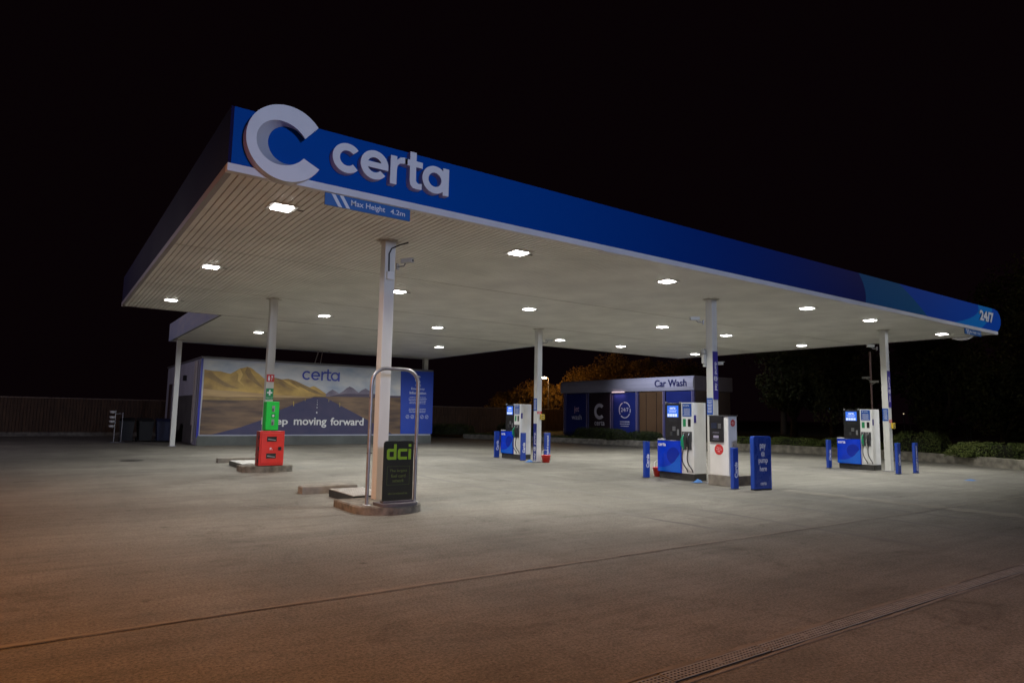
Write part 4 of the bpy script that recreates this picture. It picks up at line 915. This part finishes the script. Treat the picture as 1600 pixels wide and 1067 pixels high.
shrub(31.6, 19.7, .3, .75, 1.3, .42, HEDGE, 'low green hedge directly left of the right pump, behind the wall', rz=.2)
shrub(31.9, 16.9, .3, .7, 1.5, .45, HEDGE, 'low green hedge partly behind the right pump')
shrub(30.8, 21.9, .3, .6, .8, .38, HEDGE, 'small yellowish green hedge seen between the kiosk and the pay board', rz=.3)
shrub(32.0, 13.8, .3, .8, 1.0, .85, HEDGE, 'taller rounded green shrub just right of the rightmost column')
shrub(30.6, 10.2, .3, .7, 1.7, .55, HEDGE, 'long low clipped hedge right of the posts', n=9000, rz=.4)
shrub(29.7, 8.0, .3, .7, 1.1, .78, HEDGE, 'taller clipped hedge at the right edge behind the low wall', n=8000, rz=.4)
shrub(28.4, 30.6, .28, .8, 2.7, .62, DHEDGE, 'dark rounded hedge in front of the jet wash panels', n=8000, rz=-.25)
shrub(29.1, 27.6, .28, .7, 1.1, .5, DHEDGE, 'small dark shrub under the 24/7 car wash panel', rz=-.2)
shrub(26.2, 36.6, .25, 1.0, 2.0, .8, DHEDGE, 'dark shrub at the left of the car wash behind the far pump', n=7000, rz=-.4)
shrub(24.0, 41.4, .2, 1.4, 1.2, .7, DHEDGE, 'dark low shrub in front of the timber fence right of the mural', n=6000)
# rough grass along the verge edge
pts = []
for i in range(26000):
    k = random.randrange(len(KD)-1); f = random.random(); a, b = KD[k], KD[k+1]; dd_ = random.random()**1.5*1.6+.22
    tx, ty = b[0]-a[0], b[1]-a[1]; l = math.hypot(tx, ty); pts.append((a[0]+tx*f-ty/l*dd_, a[1]+ty*f+tx/l*dd_, .29+random.random()*.05))
o = leaves(np.array(pts), np.array([[.6, -.6, .3]]), .05, leafmat('verge_grass', (.04, .06, .015), (.10, .11, .04)), 'verge_grass', None, .8); tag(o, 'short rough grass along the top of the low wall', 'grass', None, 'stuff')

# ------------------------------------------------------------------ trees
def crown_mesh(seed, n, rad, blobs, size, m, name):
    r_ = np.random.default_rng(seed); C = r_.normal(size=(blobs, 3)); C /= np.linalg.norm(C, axis=1)[:, None]; C *= (r_.uniform(.25, .85, (blobs, 1)))*np.array([[1, 1, .95]])
    Rb = r_.uniform(.18, .42, blobs); idx = r_.integers(0, blobs, n); d = r_.normal(size=(n, 3)); d /= np.linalg.norm(d, axis=1)[:, None]
    P = C[idx]+d*(Rb[idx]*r_.uniform(.45, 1.05, n)**.6)[:, None]; P[:, 2] *= rad[2]; P[:, 0] *= rad[0]; P[:, 1] *= rad[1]
    return leaves(P, None, size, m, name)
def tree(x, y, z, htr, rad, m, lab, seed, n=9000, size=.09, group='trees beyond the verge'):
    t = thing('tree', (x, y, z), lab, 'tree', group); c = crown_mesh(seed, n, rad, 34, size, m, 'crown'); c.parent = t; c.location = (0, 0, htr+rad[2]*.75)
    mb = MB(); r_ = random.Random(seed); mb.tube([(0, 0, 0), (.1, .05, htr*.6), (.0, .1, htr+rad[2]*.9)], [.26, .2, .09], seg=8)
    for k in range(7):
        a = k*.9+seed; q = .55*rad[0]; mb.tube([(0, 0, htr*.75), (q*.5*math.cos(a), q*.5*math.sin(a), htr+rad[2]*.35), (q*math.cos(a), q*math.sin(a), htr+rad[2]*(.7+.4*r_.random()))], [.1, .07, .03], seg=6)
    mb.build('trunk', BARK, t); return t
# orange lit trees behind the car wash
L0 = PX(857, 590, 36.5)
lampY = L0[0]; lampZ = L0[1]
for i, (px, py, D, rr_, lab) in enumerate(((845, 620, 39, 2.6, 'orange lit bushy tree left of the car wash, beside the bright street lamp'), (915, 600, 41, 2.5, 'orange lit tree behind the left end of the car wash roof'), (960, 588, 42, 3.0, 'tallest orange lit tree behind the car wash'),
        (1010, 592, 42, 2.3, 'orange lit tree behind the middle of the car wash roof'), (1060, 590, 43, 2.4, 'dim orange tree behind the Car Wash lettering'), (790, 648, 38, 2.2, 'dark orange bush behind the far pump'))):
    yy, zz = PX(px, py, D); hh = max(.5, zz-rr_*.9)
    tree(D, yy, .4, hh, (rr_, rr_*1.1, rr_*.95), ORLEAF, lab, 20+i, 9000, .085, 'trees lit orange by the street lamp')
sl = thing('street_lamp', (36.5, lampY, .3), 'distant glowing street lamp beside the orange lit tree', 'street lamp')
mb = MB(); mb.tube([(.0, .0, 0), (0, 0, lampZ-.3-.05), (-.25, .18, lampZ-.3+.05)], [.06, .045, .035], seg=8); mb.build('post', DGREY, sl)
mb = MB(); mb.box(-.52, -.2, .02, .3, lampZ-.30, lampZ-.2, 0, .03); mb.build('head', GREY, sl)
mb = MB(); mb.lathe([(0, -.12), (.13, -.08), (.19, 0)], (-.36, .16, lampZ-.305), 14); mb.build('bulb', mat('sodium_bulb', (1, .8, .6), .4, emit=(1, .80, .6), es=90), sl)
lamp('lamp', 'POINT', (-.36, .16, lampZ-.5), 380, (1, .52, .15), .15, parent=sl)
lamp('street_or_fill_light', 'POINT', (34.3, 40.5, 6.5), 190, (1, .5, .15), .3)  # added fill lamp to brighten the orange trees
# dark trees on the right
k = 0
for (x, y, h_, r_, lab) in ((47, 30, 4.5, (3.6, 3.6, 4.2), 'tall dark tree rising above the middle of the canopy edge'), (46, 25.5, 3.8, (3.4, 3.4, 3.9), 'dark tree rising above the canopy left of the 24/7 lettering'), (49, 20.5, 3.0, (3.6, 3.8, 3.6), 'dark tree behind the 24/7 end of the canopy'),
        (46, 14.0, 4.2, (3.6, 3.8, 4.3), 'tall dark tree at the right edge beyond the canopy end'), (42, 10.5, 3.0, (3.2, 3.2, 4.6), 'dark leafy tree filling the right edge of the view'),
        (38.5, 20.5, 1.2, (2.6, 2.8, 2.6), 'low dark tree behind the pay board and the right pump'), (38.5, 15.5, 1.0, (2.6, 2.6, 2.6), 'low dark tree directly behind the rightmost column'), (37.0, 12.2, .8, (2.3, 2.4, 2.2), 'low dark tree behind the clipped hedge on the right'),
        (39.5, 24.5, 1.6, (2.8, 2.6, 2.8), 'low dark tree right of the car wash'), (35.6, 8.8, 1.0, (2.2, 2.2, 2.4), 'dark bushy tree at the far right behind the tall hedge')):
    tree(x, y, .4, h_, r_, DTREE, lab, 50+k, 9000, .10, 'dark trees beyond the verge'); k += 1
# slender mast with cameras behind the right pump
t = thing('camera_mast', (31.6, 15.62, .28), 'thin reddish-lit mast with two small cameras behind the right pump', 'camera mast')
mb = MB(); mb.tube([(0, 0, 0), (0, 0, 4.6)], .045, seg=8); mb.build('pole', mat('mast_reddish_lit', (.34, .22, .2), .5), t)  # reddish light on the pole is put into its colour
for s, z in ((-1, 3.35), (1, 3.15)):
    mb = MB(); mb.box(-.05, .05, .0 if s < 0 else -.35, .4 if s < 0 else .05, z, z+.1, 0, .02); mb.tube([(0, .0, z-.1), (0, .2*(1 if s < 0 else -1), z)], .02, seg=6); mb.build('camera_head', mat('camera_housing', (.5, .5, .47), .4), t)
# distant lit lamps seen through the trees
for i, (px, py, D, col, nm) in enumerate(((1288, 637, 90, (.15, .4, 1), 'blue'), (1296, 639, 90, (.15, .4, 1), 'blue'), (1443, 627, 80, (1, .75, .35), 'warm'), (1420, 624, 80, (1, .8, .5), 'white'), (1472, 626, 80, (1, .8, .45), 'warm'), (1515, 640, 75, (1, .5, .3), 'orange'), (1508, 626, 75, (1, .7, .3), 'warm'), (1412, 648, 70, (1, .9, .7), 'white'))):
    yy, zz = PX(px, py, D)
    f = thing('distant_lamp', (D, yy, 0), ['far blue light left of the right pump, leftmost of a pair', 'far blue light left of the right pump, right one of a pair', 'far warm light low between the trees right of the rightmost column', 'faint white light just right of the rightmost column', 'far warm light left above the long clipped hedge', 'faint orange light above the hedge at the far right', 'tiny warm light among the dark trees at the right', 'lowest tiny white light behind the dark trees'][i], 'distant light', 'distant lights beyond the trees')
    mb = MB(); mb.tube([(0, 0, 0), (0, 0, zz)], .06, seg=6); mb.build('post', DGREY, f)
    mb = MB(); mb.lathe([(0, .07), (.055, .035), (.055, -.035), (0, -.06)], (0, 0, zz+.1), 10); mb.build('bulb', mat('far_bulb_'+nm, col, .4, emit=col, es=.7), f)

# ------------------------------------------------------------------ drain channel
dr = thing('drain_channel', (6, 2.95, 0), 'long steel slotted drain grating crossing the foreground ground', 'drain')
mb = MB(); mb.quad((-1, 2.875, .004), (22, 2.875, .004), (22, 3.015, .004), (-1, 3.015, .004)); mb.build('channel', mat('drain_dark', (.012, .011, .009), .9), dr, True)
mb = wavy(-1, 22, 3.045, .04, .006, 160, .008, 9); mb.build('edge_filler', mat('drain_edge', (.13, .12, .10), .95, c2=(.2, .185, .155), vs=5), dr, True)
mb = wavy(-1, 22, 2.85, .03, .006, 160, .008, 12); mb.build('edge_filler', mat('drain_edge', (.13, .12, .10), .95, c2=(.2, .185, .155), vs=5), dr, True)
GR = mat('grate_steel', (.23, .225, .2), .6, .2, var=.25, vs=8)
gm = MB(); Lg = .99
for y in (0, .036, .072, .108, .144): gm.box(0, Lg, y, y+.015, .0055, .0085)
for i in range(30):
    x = i*(Lg-.012)/29
    for y in (.0152, .0512, .0872, .1232): gm.box(x, x+.012, y, y+.0206, .0055, .008)
gm.box(.47, .53, .0515, .107, .0057, .0073)
gobj = gm.build('grate', GR, dr); gobj.scale = (1, .84, 1)
for i in range(1, 18):
    c_ = gobj.copy(); COL.objects.link(c_); c_.location = (i*1.0-6+.3, 2.878-2.95+random.uniform(-.006, .006), random.uniform(0, .003)); c_.rotation_euler.z = random.uniform(-.006, .006)
gobj.location = (.3-6, 2.878-2.95, 0)
bpy.context.view_layer.update()
